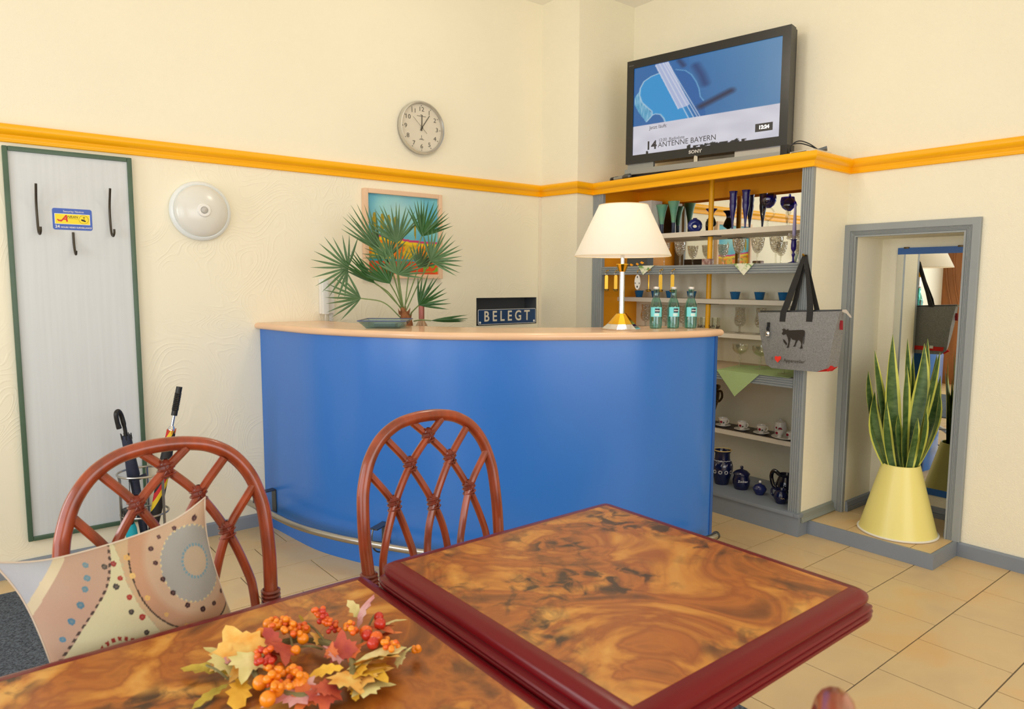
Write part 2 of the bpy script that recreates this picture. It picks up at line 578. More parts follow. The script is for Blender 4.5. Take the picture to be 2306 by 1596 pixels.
# ------------------------------------------------------------------ floor
fl = struct(MB().box(XL - .2, XR + .5, YF - .2, YB + .2, -0.12, -0.004).build('floor', m_grout, smooth=False), 'beige ceramic tile floor')
TW, TD, G = 0.3267, 0.3016, 0.0048
Y0T = 1.006
def tile_mesh(x0, x1, y0, y1):
    return MB().box(x0, x1, y0, y1, -0.02, 0.0, bev=0.0012)
full = None
field = MB()
r_lo = math.floor((YF - Y0T) / TD)
for r in range(r_lo, 11):
    ya, yb = Y0T + r * TD, Y0T + (r + 1) * TD
    xo = 3.230 if (r % 2 == 0) else 3.0667
    for k in range(-18, 4):
        xa, xb = xo + k * TW, xo + (k + 1) * TW
        ca, cb, da, db = max(xa, XL), min(xb, XR), max(ya, YF), min(yb, YB)
        if cb - ca < 0.01 or db - da < 0.01:
            continue
        cx, cy = (ca + cb) / 2, (da + db) / 2
        hidden_box = (cx > 3.40 and cy > 1.30)
        near = cx > 0.05 and cy > 0.55 and not hidden_box and not (cx < 0.9 and cy < 1.5)
        if not near:
            field.box(ca + G / 2, cb - G / 2, da + G / 2, db - G / 2, -0.02, 0.0)
            continue
        clipped = (cb - ca < TW - 1e-4) or (db - da < TD - 1e-4)
        if clipped:
            o = tile_mesh(ca + G / 2, cb - G / 2, da + G / 2, db - G / 2).build('floor_tile', m_tile, fl, smooth=False)
        elif full is None:
            full = tile_mesh(G / 2 - TW / 2, TW / 2 - G / 2, G / 2 - TD / 2, TD / 2 - G / 2).build('floor_tile', m_tile, fl, smooth=False)
            full.location = (cx, cy, 0)
        else:
            o = full.copy(); COL.objects.link(o); o.location = (cx, cy, 0)
ft = field.build('tile_field', m_tile, fl, smooth=False)
ft['kind'] = 'stuff'

# ------------------------------------------------------------------ walls and ceiling
RX0, RX1, RZ0, RZ1 = 2.692, 3.210, 1.030, 1.213      # opening behind the number plate
mb = MB()
zr = 1.93
T = 0.25
mb.box(XL - .2, 3.9, YB, YB + T, zr, ZC, 0)
mb.box(XL - .2, RX0, YB, YB + T, 0, zr, 1)
mb.box(RX1, 3.9, YB, YB + T, 0, zr, 1)
mb.box(RX0, RX1, YB, YB + T, 0, RZ0, 1)
mb.box(RX0, RX1, YB, YB + T, RZ1, zr, 1)
mb.box(RX0 - .01, RX1 + .01, YB + .13, YB + T, RZ0 - .01, RZ1 + .01, 2)
# grey lining of the opening
mb.box(RX0 - .004, RX0 + .002, YB + .004, YB + .14, RZ0, RZ1, 2)
mb.box(RX1 - .002, RX1 + .004, YB + .004, YB + .14, RZ0, RZ1, 2)
mb.box(RX0, RX1, YB + .004, YB + .14, RZ1 - .002, RZ1 + .004, 2)
mb.box(RX0, RX1, YB + .004, YB + .14, RZ0 - .004, RZ0 + .002, 2)
struct(mb.build('wall_back', [m_wall, m_paper, m_dark], smooth=False), 'cream back wall with embossed swirl wallpaper below the yellow rail')
# right wall with the cabinet alcove and the mirror niche
NY0, NY1, NZ0, NZ1, NX = 1.283, 1.790, 0.072, 1.556, 4.05
AY0, AY1 = 1.862, 3.380
mb = MB()
XO = 4.2
mb.box(XR, XO, YF - .2, NY0, 0, ZC)
mb.box(XR, XO, NY0, NY1, NZ1, ZC)
mb.box(XR, XO, NY0, NY1, -.1, NZ0 - .012)
mb.box(NX, XO, NY0, NY1, NZ0 - .012, NZ1)
mb.box(XR, XO, NY1, AY0, 0, ZC)
mb.box(XR, XO, AY0, AY1, 1.955, ZC)
mb.box(XBK + .012, XO, AY0, AY1, 0, 1.955)
mb.box(XR, XO, AY1, YB + T, 0, ZC)
struct(mb.build('wall_right', m_wall_r, smooth=False), 'cream plastered right wall with a tall niche')
mb = MB().box(3.243, XR, 3.380, YB, 0, ZC)
struct(mb.build('wall_pillar', m_wall_r, smooth=False), 'cream pillar in the corner between clock wall and television')
mb = MB().box(3.4125, XR, 1.850, AY0, 0.0, 1.89)
struct(mb.build('wall_partition', m_wall_r, smooth=False), 'cream side wall of the display cabinet')
mb = MB()
# left wall with a window and a glazed door
W1 = (-1.35, 2.05, 0.45, 2.45); D1 = (2.28, 3.28, 0.0, 2.35)
xs0, xs1 = XL - .2, XL
def wall_with_holes(mb, a0, a1, holes, put):
    cuts = sorted([(h[0], h[1], h[2], h[3]) for h in holes])
    a = a0
    for (h0, h1, z0, z1) in cuts:
        put(a, h0, 0, ZC)
        if z0 > 0: put(h0, h1, 0, z0)
        put(h0, h1, z1, ZC)
        a = h1
    put(a, a1, 0, ZC)
wall_with_holes(mb, YF - .2, YB + T, [W1, D1], lambda a, b, z0, z1: mb.box(xs0, xs1, a, b, z0, z1))
struct(mb.build('wall_left', m_wall, smooth=False), 'cream left wall')
mb = MB()
W2 = (-1.05, 2.45, 0.45, 2.45)
wall_with_holes(mb, XL - .2, XO, [W2], lambda a, b, z0, z1: mb.box(a, b, YF - .2, YF, z0, z1))
struct(mb.build('wall_front', m_wall, smooth=False), 'cream front wall')
struct(MB().box(XL - .3, XO, YF - .3, YB + .35, ZC, ZC + .15).build('ceiling', m_ceil, smooth=False), 'pale ceiling')

def window(name, axis, a0, a1, z0, z1, pos, mat, mull=2, label=''):
    """framed window in the plane x=pos (axis 'y') or y=pos (axis 'x')"""
    w = thing(name, label, None)
    w['kind'] = 'structure'
    def bx(mb, b0, b1, c0, c1, d0, d1):
        if axis == 'y': mb.box(d0, d1, b0, b1, c0, c1, bev=0.004)
        else: mb.box(b0, b1, d0, d1, c0, c1, bev=0.004)
    f = 0.07
    d0, d1 = pos - .12, pos - .03
    for (b0, b1, c0, c1) in ((a0, a1, z0, z0 + f), (a0, a1, z1 - f, z1), (a0, a0 + f, z0 + f, z1 - f), (a1 - f, a1, z0 + f, z1 - f)):
        mb = MB(); bx(mb, b0, b1, c0, c1, d0, d1); mb.build('window_frame', mat, w)
    n = mull
    for i in range(n):
        p0 = a0 + f + (a1 - a0 - 2 * f) * i / n; p1 = a0 + f + (a1 - a0 - 2 * f) * (i + 1) / n
        mb = MB(); bx(mb, p0, p1, z0 + f, z1 - f, pos - .08, pos - .074); mb.build('pane', m_pane, w)
        if i:
            mb = MB(); bx(mb, p0 - .03, p0 + .03, z0 + f, z1 - f, d0, d1); mb.build('mullion', mat, w)
    return w
window('window_1', 'y', W1[0], W1[1], W1[2], W1[3], XL, m_brown, 3, 'brown wooden side window')
window('window_2', 'x', W2[0], W2[1], W2[2], W2[3], YF, m_brown, 3, 'brown wooden front window')
d = thing('door_1', 'brown wooden glazed entrance door', None)
d['kind'] = 'structure'
mb = MB()
y0, y1, z0, z1 = D1
for b in ((y0, y0 + .17, z0, z1), (y1 - .17, y1, z0, z1), (y0 + .17, y1 - .17, z0, .68), (y0 + .17, y1 - .17, 2.17, z1)):
    MB().box(XL - .10, XL - .04, *b, bev=.004).build('door_panel', m_brown, d)
MB().box(XL - .075, XL - .07, y0 + .17, y1 - .17, .68, 2.17).build('pane', m_pane, d)
# arched brown cladding between the door and the back wall
mb = MB()
mb.box(XL, XL + .03, 3.30, YB, 0, 2.3, bev=.003)
for k in range(4):
    pts = [(XL + .032, 3.34 + .09 * k + .10 * math.sin(a), 1.0 + 1.2 * a / PI) for a in [PI * t / 10 for t in range(11)]]
    mb.tube(pts, .012, 6)
struct(mb.build('trim_7', m_brown), 'brown wood cladding with curved mouldings beside the entrance door')

# ------------------------------------------------------------------ globe lamp under the ceiling, above the picture
gl_c = Vector((2.05, 2.15, 2.84))
gl = thing('ceiling_lamp', 'opal globe lamp hanging from the ceiling above the counter', 'lamp', (gl_c.x, gl_c.y, ZC))
MB().lathe([(.06, 0), (.06, -.02), (.012, -.03), (.012, -.19), (.05, -.20), (.05, -.22)], 24, (gl_c.x, gl_c.y, ZC)).build('lamp_rod', m_chrome, gl)
MB().lathe([(.001, -.12), (.06, -.104), (.104, -.06), (.12, 0), (.104, .06), (.06, .104), (.045, .112)], 32, gl_c, capb=False).build('globe', clear_glass('opal_globe', (255, 250, 240), .05, .1), gl)
gll = bpy.data.lights.new('ceiling_lamp_light', 'POINT'); gll.energy = 23; gll.color = (1.0, .95, .86); gll.shadow_soft_size = .11
glo = bpy.data.objects.new('ceiling_lamp_light', gll); COL.objects.link(glo); glo.location = gl_c

# ------------------------------------------------------------------ yellow rail
prof = [(0, 0), (.010, 0), (.013, .003), (.013, .008), (.0105, .011), (.0105, .014), (.014, .022), (.016, .030), (.022, .034), (.029, .039), (.034, .047), (.036, .056), (.035, .065), (.031, .071), (.024, .075), (0, .075)]
path = [(XL, YB, 1.899), (3.243, YB, 1.901), (3.243, 3.380, 1.893), (XCAB, 3.380, 1.890), (XCAB, 1.850, 1.888), (XR, 1.850, 1.886), (XR, YF, 1.884)]
mb = MB().sweep(path, mitre(path, -1), prof)
struct(mb.build('trim_1', m_yel, angle=25), 'glossy yellow dado rail running round the walls')
# skirting boards
bprof = [(0, 0), (.014, 0), (.014, .062), (.010, .070), (0, .070)]
def skirting(name, path, side, pr=bprof, mat=m_gray2):
    return struct(MB().sweep(path, mitre(path, side), pr).build(name, mat, angle=25), 'grey painted skirting')
skirting('baseboard_back', [(XL, YB, 0), (1.30, YB, 0)], -1)
skirting('baseboard_right', [(XR, 1.238, 0), (XR, YF, 0)], -1)
# white corner strip beside the number plate
struct(MB().box(3.222, 3.243, 3.733, YB, 0, 1.9, bev=.002).build('trim_2', M('off_white_strip', (236, 226, 206), .5), smooth=False), 'thin white corner strip')

# ------------------------------------------------------------------ niche: frame, step, skirting, back
fp = [(0, 0), (.020, 0), (.022, .004), (.022, .034), (.018, .036), (.022, .039), (.018, .043), (.022, .046), (.018, .050), (.022, .053), (.018, .057), (.024, .059), (.024, .066), (0, .066)]
# sweep in the wall plane: profile second value = distance inwards from the outer edge
oy0, oy1, oz1 = 1.218, 1.856, 1.621
corner = [((oy1, NZ0), (-1, 0)), ((oy1, oz1), (-1, -1)), ((oy0, oz1), (1, -1)), ((oy0, NZ0), (1, 0))]
vs = []; fs = []
for (cy, cz), (iy, iz) in corner:
    for (o_, w_) in fp:
        vs.append((XR - o_, cy + iy * w_, cz + iz * w_))
n = len(fp)
for i in range(3):
    for j in range(n - 1):
        fs.append((i * n + j, i * n + j + 1, (i + 1) * n + j + 1, (i + 1) * n + j))
fs += [tuple(range(n)), tuple(range(3 * n, 4 * n))]
struct(MB().add(vs, fs).build('trim_3', m_gray, smooth=False), 'grey reeded frame around the tall niche')
st = struct(MB().box(3.477, NX, 1.2435, 1.842, 0, NZ0 - .008).build('floor_step', m_grout, smooth=False), 'low tiled step in front of the niche')
MB().box(3.462, 3.477, 1.228, 1.849, 0, NZ0, bev=.001).build('step_edging', m_gray2, st, smooth=False)
MB().box(3.477, XR - .016, 1.228, 1.2435, 0, NZ0, bev=.001).build('step_edging', m_gray2, st, smooth=False)
for (a, b, c, e) in ((3.479, 3.772, 1.246, 1.335), (3.479, 3.772, 1.338, 1.640), (3.479, 3.772, 1.643, 1.842), (3.775, NX, NY0, 1.50), (3.775, NX, 1.503, NY1)):
    MB().box(a, b, c, e, NZ0 - .008, NZ0 - .0005, bev=.001).build('step_tile', m_tile, st, smooth=False)
nprof = [(0, 0), (.016, 0), (.016, .022), (.012, .026), (.016, .030), (.012, .040), (.010, .052), (0, .058)]
pth = [(XR + .01, NY1, NZ0), (NX, NY1, NZ0), (NX, NY0, NZ0), (XR + .01, NY0, NZ0)]
struct(MB().sweep(pth, mitre(pth, -1), nprof).build('baseboard_niche', m_gray2, angle=25), 'grey reeded skirting inside the niche')
pth = [(3.398, 1.850, NZ0), (XR, 1.850, NZ0)]
struct(MB().sweep(pth, mitre(pth, -1), [(0, 0), (.022, 0), (.026, .006), (.016, .020), (.013, .044), (.004, .052), (0, .052)]).build('baseboard_partition', M('grey_green_skirting', (140, 146, 140), .45), angle=25), 'grey skirting along the cabinet side wall')

# ------------------------------------------------------------------ bar counter (carcass) and worktop
outer = spline([(1.252, 3.742, 0), (1.268, 3.605, 0), (1.311, 3.232, 0), (1.381, 3.004, 0), (1.465, 2.824, 0), (1.646, 2.525, 0), (1.943, 2.265, 0), (2.259, 2.069, 0), (2.455, 1.988, 0), (2.686, 1.944, 0), (2.815, 1.950, 0)], 8)
def offset(path, d):
    return [Vector(p) + o * d for p, o in zip(path, mitre(path, 1))]
ct = thing('worktop', 'curved beech worktop with rounded front edge lying on the blue bar counter', 'worktop', (1.9, 2.5, 1.066))
zb, ztp = 1.066, 1.099
WT = ztp - zb
inner = offset(outer, .37)
for p in inner:
    p.y = min(p.y, 3.742)
mb = MB()
k = len(outer)
nose = [(.016, 0)] + [(.0165 - .0165 * math.sin(a), .0165 - .0165 * math.cos(a)) for a in [PI * t / 8 for t in range(9)]] + [(.016, WT)]
rings = []
for i in range(k):
    o_ = mitre(outer, 1)[i] if i == 0 else None
outm = mitre(outer, 1)
for i in range(k):
    ring = [outer[i] + outm[i] * a + Vector((0, 0, zb + b)) for a, b in nose]
    ring += [inner[i] + Vector((0, 0, ztp)), inner[i] + Vector((0, 0, zb))]
    if i == 0:
        for p in ring: p.y = YB - .001
    rings.append(ring)
# rounded right end: shrink the last ring towards its mid plane
last = rings[-1]
tdir = (outer[-1] - outer[-2]).normalized()
end = []
for p in last:
    h = (p.z - zb) / WT - .5
    end.append(p + tdir * (.016 * math.sqrt(max(0, 1 - (2 * h) ** 2))))
rings.append(end)
n = len(rings[0])
vs = [p for r_ in rings for p in r_]
fs = []
for i in range(len(rings) - 1):
    for j in range(n):
        fs.append((i * n + j, i * n + (j + 1) % n, (i + 1) * n + (j + 1) % n, (i + 1) * n + j))
fs += [tuple(range(n)), tuple(range((len(rings) - 1) * n, len(rings) * n))]
MB().add(vs, fs).build('worktop_board', m_beech, ct, angle=40)

bc = thing('bar_counter', 'curved bright blue reception counter with a steel foot rail', 'counter', (1.9, 2.5, 0))
pan = offset(outer, .028)
pan = [p for p in pan]
pan[0].y = YB - .002
def ribbon(mb, path_out, path_in, z0, z1):
    k = len(path_out)
    vs = []; fs = []
    for a, b in zip(path_out, path_in):
        vs += [(a.x, a.y, z0), (a.x, a.y, z1), (b.x, b.y, z1), (b.x, b.y, z0)]
    for i in range(k - 1):
        for j in range(4):
            fs.append((i * 4 + j, i * 4 + (j + 1) % 4, i * 4 + 4 + (j + 1) % 4, i * 4 + 4 + j))
    fs += [(0, 1, 2, 3), (k * 4 - 4, k * 4 - 3, k * 4 - 2, k * 4 - 1)]
    mb.add(vs, fs)
    return mb
ins = offset(outer, .048); ins[0].y = YB - .002
ribbon(MB(), pan[:-1], ins[:-1], 0.0, zb).build('front_panel', m_blue, bc, angle=40)
# end post closing the right side
e0, e1 = pan[-2], offset(outer, .10)[-2]
dv = (e1 - e0).normalized(); tv = (pan[-2] - pan[-3]).normalized()
mb = MB()
q = [e0 - dv * .004, e0 - dv * .004 + tv * .022, e0 + dv * .05 + tv * .022, e0 + dv * .05]
mb.prism([(0, 0), (1, 0), (1, 1), (0, 1)], q[0], q[1] - q[0], q[3] - q[0], (0, 0, zb))
mb.build('end_post', m_blue_e, bc, smooth=False)
ws0 = offset(outer, .05); ws1 = offset(outer, .50)
for p in ws1 + ws0: p.y = min(p.y, YB - .003)
ribbon(MB(), ws0[:-3], ws1[:-3], .86, .885).build('work_shelf', m_shelf, bc, smooth=False)
# foot rail
rail_c = offset(outer, -.085)
i0 = 3
rp_ = [p + Vector((0, 0, .155)) for p in rail_c[i0:-9]]
rp_.append(rp_[-1] + tv * .05)
MB().tube(rp_, .0165, 14).build('foot_rail', m_steel, bc)
ec = rp_[-1]
MB().tube([ec - tv * .004, ec + tv * .006], .019, 14).build('rail_cap', m_dsteel, bc)
pm = mitre(pan, 1)
for idx in (7, 33, 56):
    c = pan[idx]; nrm = -pm[idx].normalized(); tn = Vector((-nrm.y, nrm.x, 0))
    mb = MB()
    mb.prism([(-.022, .09), (.022, .09), (.022, .22), (-.022, .22)], c + nrm * .0005, tn, (0, 0, 1), nrm * .005)
    mb.prism([(-.02, .214), (.02, .214), (.02, .22), (-.02, .22)], c + nrm * .003, tn, (0, 0, 1), nrm * .10)
    arc = [c + nrm * (.10 + .006) + Vector((0, 0, .217)), c + nrm * .115 + Vector((0, 0, .19)), c + nrm * .113 + Vector((0, 0, .15)), c + nrm * .09 + Vector((0, 0, .115)), c + nrm * .05 + Vector((0, 0, .095)), c + nrm * .004 + Vector((0, 0, .093))]
    mb.tube(spline(arc, 4), .004, 6)
    mb.build('rail_bracket', m_dsteel, bc)

# ------------------------------------------------------------------ display cabinet
cb = thing('display_cabinet', 'built-in open display cabinet with grey reeded trim, white shelves and mirrored back', 'cabinet', (3.6, 2.6, 0))
CY0, CY1 = 1.864, 3.378
MB().box(3.372, 3.392, 1.838, CY1, 0, .102, bev=.001).build('plinth_board', m_gray2, cb, smooth=False)
MB().box(3.392, 3.460, 1.838, 1.852, 0, .072).build('plinth_return', m_gray2, cb, smooth=False)
MB().box(3.362, XBK, 1.862, CY1, .102, .122, bev=.004).build('bottom_shelf', m_gray2, cb)
MB().box(3.362, 3.41, 1.832, 1.862, .102, .122, bev=.004).build('ledge_end', m_gray2, cb)
def reed(n, w, d=.003):
    pts = [(0, 0)]
    s_ = w / n
    out = [(0, 0), (0, .018)]
    out = []
    for i in range(n):
        a = i * s_
        out += [(a + s_ * .12, 0), (a + s_ * .25, d), (a + s_ * .75, d), (a + s_ * .88, 0)]
    return out
def reeded_post(y0, y1, z0, z1):
    w = y1 - y0
    prof = [(y0, 3.412)] + [(y0, XCAB + .004)] + [(y0 + a, XCAB + .004 - dd) for a, dd in reed(5, w, .004)] + [(y1, XCAB + .004)] + [(y1, 3.412)]
    mb = MB()
    mb.prism(prof, (0, 0, z0), (0, 1, 0), (1, 0, 0), (0, 0, z1 - z0))
    return mb
reeded_post(1.849, 1.909, .122, 1.888).build('post', m_gray, cb, smooth=False)
reeded_post(3.290, 3.378, .122, 1.890).build('post', m_gray, cb, smooth=False)
def reeded_board(z0, z1):
    prof = [(z0, 3.412), (z0, XCAB + .004)] + [(z0 + a, XCAB + .004 - dd) for a, dd in reed(4, z1 - z0, .005)] + [(z1, XCAB + .004), (z1, 3.412)]
    return MB().prism(prof, (0, 1.909, 0), (0, 0, 1), (1, 0, 0), (0, 3.290 - 1.909, 0))
reeded_board(1.365, 1.418).build('trim_board', m_gray, cb, smooth=False)
reeded_board(.771, .823).build('trim_board', m_gray, cb, smooth=False)
SA, SB, S1, S3, S4, S5, S6 = 1.418, .823, 1.632, 1.217, 1.014, .430, .122
m_sB = M('worn_beige_shelf', (196, 176, 150), .6, var=.08)
MB().box(3.412, XBK, CY0, CY1, SA - .02, SA).build('shelf', m_shelf, cb, smooth=False)
MB().box(3.412, XBK, CY0, CY1, SB - .02, SB).build('shelf', m_sB, cb, smooth=False)
for zt_, th in ((S1, .031), (S3, .028), (S4, .026), (S5, .027)):
    MB().box(3.63, XBK - .002, CY0, CY1 - .006, zt_ - th, zt_, bev=.0015).build('shelf', m_shelf, cb, smooth=False)
MB().box(XBK, XBK + .010, CY0, CY1, .0, SA).build('back_panel', m_wall, cb, smooth=False)
MB().box(XBK - .004, XBK + .004, CY0, CY1 - .006, SA, 1.845).build('mirror', m_mirror, cb, smooth=False)
MB().box(XBK - .006, XBK + .010, CY0, CY1, 1.845, 1.944).build('upper_back_panel', m_ora, cb, smooth=False)
MB().box(3.412, XBK, CY1 - .006, CY1, S6, 1.944).build('side_panel', m_ora, cb, smooth=False)
MB().box(3.412, XBK, AY0, AY0 + .002, S6, 1.944).build('side_panel', m_gray, cb, smooth=False)
MB().box(XCAB, XBK, AY0, CY1, 1.944, 1.954).build('top_board', M('golden_top_board', (206, 160, 70), .3), cb, smooth=False)
mb = MB().tube([(3.679, 2.655, S6), (3.679, 2.655, 1.944)], .0155, 18)
pl = mb.build('pole', m_yel, cb)
MB().lathe([(.03, 0), (.03, .008), (.0155, .014)], 18, (3.679, 2.655, S6)).build('pole_flange', m_yel, pl)
for z_ in (S1 - .031, S3 - .028, S4 - .026):
    MB().box(3.645, 3.715, 2.60, 2.71, z_ - .004, z_).build('shelf_bracket', m_black, cb, smooth=False)

# ------------------------------------------------------------------ coat board with hooks and notice
cbd = thing('coat_board', 'tall white wall panel in a green frame with three dark coat hooks', 'coat rack', (.46, YB, .15))
bx0, bx1, bz0, bz1 = .213, .705, .153, 1.884
MB().box(bx0 + .012, bx1 - .012, YB - .014, YB - .001, bz0 + .012, bz1 - .012).build('panel', m_panel, cbd, smooth=False)
for (a, b, c, e) in ((bx0, bx0 + .02, bz0, bz1), (bx1 - .02, bx1, bz0, bz1), (bx0 + .02, bx1 - .02, bz0, bz0 + .02), (bx0 + .02, bx1 - .02, bz1 - .02, bz1)):
    MB().box(a, b, YB - .024, YB - .001, c, e, bev=.005).build('frame_strip', m_green_fr, cbd)
m_hook = M('dark_bronze_hook', (72, 66, 56), .4, .6)
def coat_hook(x, z0, z1, small=False):
    y = YB - .016
    if small:
        pts = [(x, y, z1), (x, y - .006, z1 - .05), (x + .001, y - .02, z0 + .01), (x + .001, y - .04, z0), (x + .001, y - .052, z0 + .014)]
    else:
        pts = [(x, y - .055, z1), (x, y - .018, z1 - .08), (x + .001, y - .012, z0 + .06), (x + .002, y - .022, z0 + .012), (x + .004, y - .045, z0), (x + .006, y - .062, z0 + .012), (x + .006, y - .066, z0 + .03)]
    MB().tube(spline(pts, 5), .005, 8).build('hook', m_hook, cbd)
coat_hook(.322, 1.516, 1.728); coat_hook(.602, 1.519, 1.731); coat_hook(.455, 1.432, 1.531, True)
def rrect(w, h, r, n=5):
    pts = []
    for cx, cy, a0 in ((w / 2 - r, h / 2 - r, 0), (-w / 2 + r, h / 2 - r, 90), (-w / 2 + r, -h / 2 + r, 180), (w / 2 - r, -h / 2 + r, 270)):
        for i in range(n + 1):
            a = rad(a0 + 90 * i / n)
            pts.append((cx + r * math.cos(a), cy + r * math.sin(a)))
    return pts
UX, UZ, NY = Vector((1, 0, 0)), Vector((0, 0, 1)), Vector((0, -1, 0))
sc = Vector((.456, YB - .0142, 1.588))
stk = MB().prism(rrect(.152, .094, .009), sc, UX, UZ, NY * .0006).build('notice_sticker', M('sticker_blue', (58, 96, 190), .4), cbd, smooth=False)
stk['label'] = 'small blue and yellow security notice'
MB().prism([(-.068, -.022), (.068, -.022), (.068, .024), (-.068, .024)], sc, UX, UZ, NY * .0009).build('notice_border', m_white_ink, stk, smooth=False)
MB().prism([(-.066, -.020), (.066, -.020), (.066, .022), (-.066, .022)], sc, UX, UZ, NY * .0012).build('notice_field', M('sticker_yellow', (250, 222, 10), .4), stk, smooth=False)
sN = NY * .0013
text_part('Security Notice', .0125, sc + UZ * .034 + sN + UX * .005, UX, UZ, m_white_ink, stk)
text_part('24', .0175, sc + UZ * -.0335 + sN - UX * .059, UX, UZ, m_white_ink, stk, bold=.0004)
text_part('HOURS VIDEO SURVEILLANCE', .0088, sc + UZ * -.036 + sN + UX * .013, UX, UZ, m_white_ink, stk, bold=.0002)
m_redink = M('red_ink', (214, 40, 34), .5)
text_part('A', .040, sc + UZ * .002 + sN - UX * .033, UX, UZ, m_redink, stk, shear=.35, bold=.001)
swp = [(-.060, -.002), (-.054, -.010), (-.044, -.010), (-.034, .0), (-.031, .006), (-.040, -.003), (-.050, -.004), (-.057, .0)]
MB().prism(swp, sc + sN, UX, UZ, NY * .0003).build('logo_stroke', m_redink, stk, smooth=False)
text_part('NRAN', .0145, sc + UZ * .0105 + sN + UX * .0, UX, UZ, m_ink, stk, shear=.2)
MB().prism([(-.018, .0025), (.02, .0025), (.02, .0033), (-.018, .0033)], sc + sN, UX, UZ, NY * .0003).build('logo_line', m_ink, stk, smooth=False)
ring = [(.043 + .0185 * math.cos(a), .001 + .0185 * math.sin(a)) for a in [2 * PI * t / 28 for t in range(28)]]
MB().tube([sc + UX * a + UZ * b + sN for a, b in ring], .0005, 4, closed=True).build('logo_ring', m_ink, stk, smooth=False)
MB().prism([(.033, .001), (.036, .003), (.052, -.004), (.049, -.009), (.034, -.004)], sc + sN, UX, UZ, NY * .0003).build('camera_icon', m_ink, stk, smooth=False)
MB().prism([(.0435, .0), (.0455, .0), (.0455, .010), (.049, .0105), (.049, .0125), (.040, .0125), (.040, .0105), (.0435, .010)], sc + sN, UX, UZ, NY * .0003).build('camera_icon', m_ink, stk, smooth=False)

# ------------------------------------------------------------------ round wall lamp
wl = thing('wall_lamp', 'round white dome wall lamp with sensor button beside the coat panel', 'wall lamp', (1.005, YB, 1.66))
AXY = Matrix.Rotation(rad(90), 3, 'X')       # lathe axis towards the room (-y)
cL = (1.002, YB, 1.66)
MB().lathe([(.136, 0), (.144, .006), (.145, .018), (.140, .028), (.131, .033), (.126, .030), (.126, .0)], 48, cL, axis=AXY).build('rim', M('white_lamp_rim', (232, 238, 240), .3), wl)
dome = [(.127, .026)] + [(.127 * math.cos(a), .026 + .052 * math.sin(a)) for a in [rad(5 + 80 * t / 12) for t in range(13)]] + [(.0, .0785)]
MB().lathe(dome, 48, cL, axis=AXY, capb=False).build('dome', M('opal_glass_dome', (226, 226, 220), .22, spec=.6), wl)
MB().lathe([(.031, .070), (.033, .078), (.029, .083), (.018, .084), (.016, .080), (.0, .079)], 32, cL, axis=AXY, capb=False).build('sensor_ring', m_white, wl)
MB().lathe([(.0165, .0795), (.014, .086), (.007, .0895), (0, .090)], 24, cL, axis=AXY, capb=False).build('sensor_lens', M('grey_sensor_lens', (190, 188, 184), .3), wl)

# ------------------------------------------------------------------ wall clock
ck = thing('wall_clock', 'round silver wall clock with pale face hanging above the yellow rail', 'clock', (2.27, YB, 2.23))
cc = Vector((2.276, YB, 2.233))
MB().lathe([(.150, 0), (.154, .006), (.1545, .030), (.150, .040), (.144, .041), (.141, .036), (.139, .026), (.139, 0)], 56, cc, axis=AXY).build('rim', M('brushed_aluminium', (206, 204, 198), .3, .85), ck)
MB().lathe([(.1395, .020), (.0, .0205)], 48, cc, axis=AXY, capb=False).build('face', M('clock_face', (222, 214, 196), .5), ck)
fo = cc + NY * .0215
m_num = M('clock_numeral', (96, 92, 84), .5)
for h in range(12):
    a = rad(90 - 30 * (h if h else 12))
    text_part(str(h if h else 12), .036, fo + UX * (.108 * math.cos(a)) + UZ * (.108 * math.sin(a)), UX, UZ, m_num, ck, 'numeral', sx=1.15)
    MB().lathe([(.0028, 0), (.0028, .0006), (0, .0006)], 8, fo + UX * (.129 * math.cos(a)) + UZ * (.129 * math.sin(a)), axis=AXY).build('hour_dot', m_num, ck, smooth=False)
def hand(name, ang, l0, l1, w, off):
    d_ = UX * math.sin(ang) + UZ * math.cos(ang); s_ = UX * math.cos(ang) - UZ * math.sin(ang)
    MB().prism([(-w, l0), (w, l0), (w * .8, l1), (-w * .8, l1)], fo + NY * off, s_, d_, NY * .001).build(name, M('clock_hand', (74, 70, 60), .4), ck, smooth=False)
hand('hour_hand', rad(1.5), -.018, .074, .0030, .003)
hand('minute_hand', rad(35), -.02, .094, .0024, .005)
hand('second_hand', rad(-47), -.045, .085, .0008, .007)
MB().lathe([(.006, 0), (.006, .009), (0, .0095)], 16, fo, axis=AXY).build('hand_pivot', M('clock_hand', (0, 0, 0)), ck)
for (w, z) in ((.062, .068), (.034, -.068), (.018, -.063)):
    MB().prism([(-w / 2, -.0012), (w / 2, -.0012), (w / 2, .0012), (-w / 2, .0012)], fo + UZ * z, UX, UZ, NY * .0004).build('dial_print', m_num, ck, smooth=False)
MB().prism([(-.012, 0), (0, .005), (.012, 0), (0, .0015)], fo + UZ * .073, UX, UZ, NY * .0004).build('dial_print', m_num, ck, smooth=False)
MB().prism([(-.0012, -.058), (.0012, -.058), (.0012, -.043), (-.0012, -.043)], fo, UX, UZ, NY * .0004).build('dial_print', m_num, ck, smooth=False)

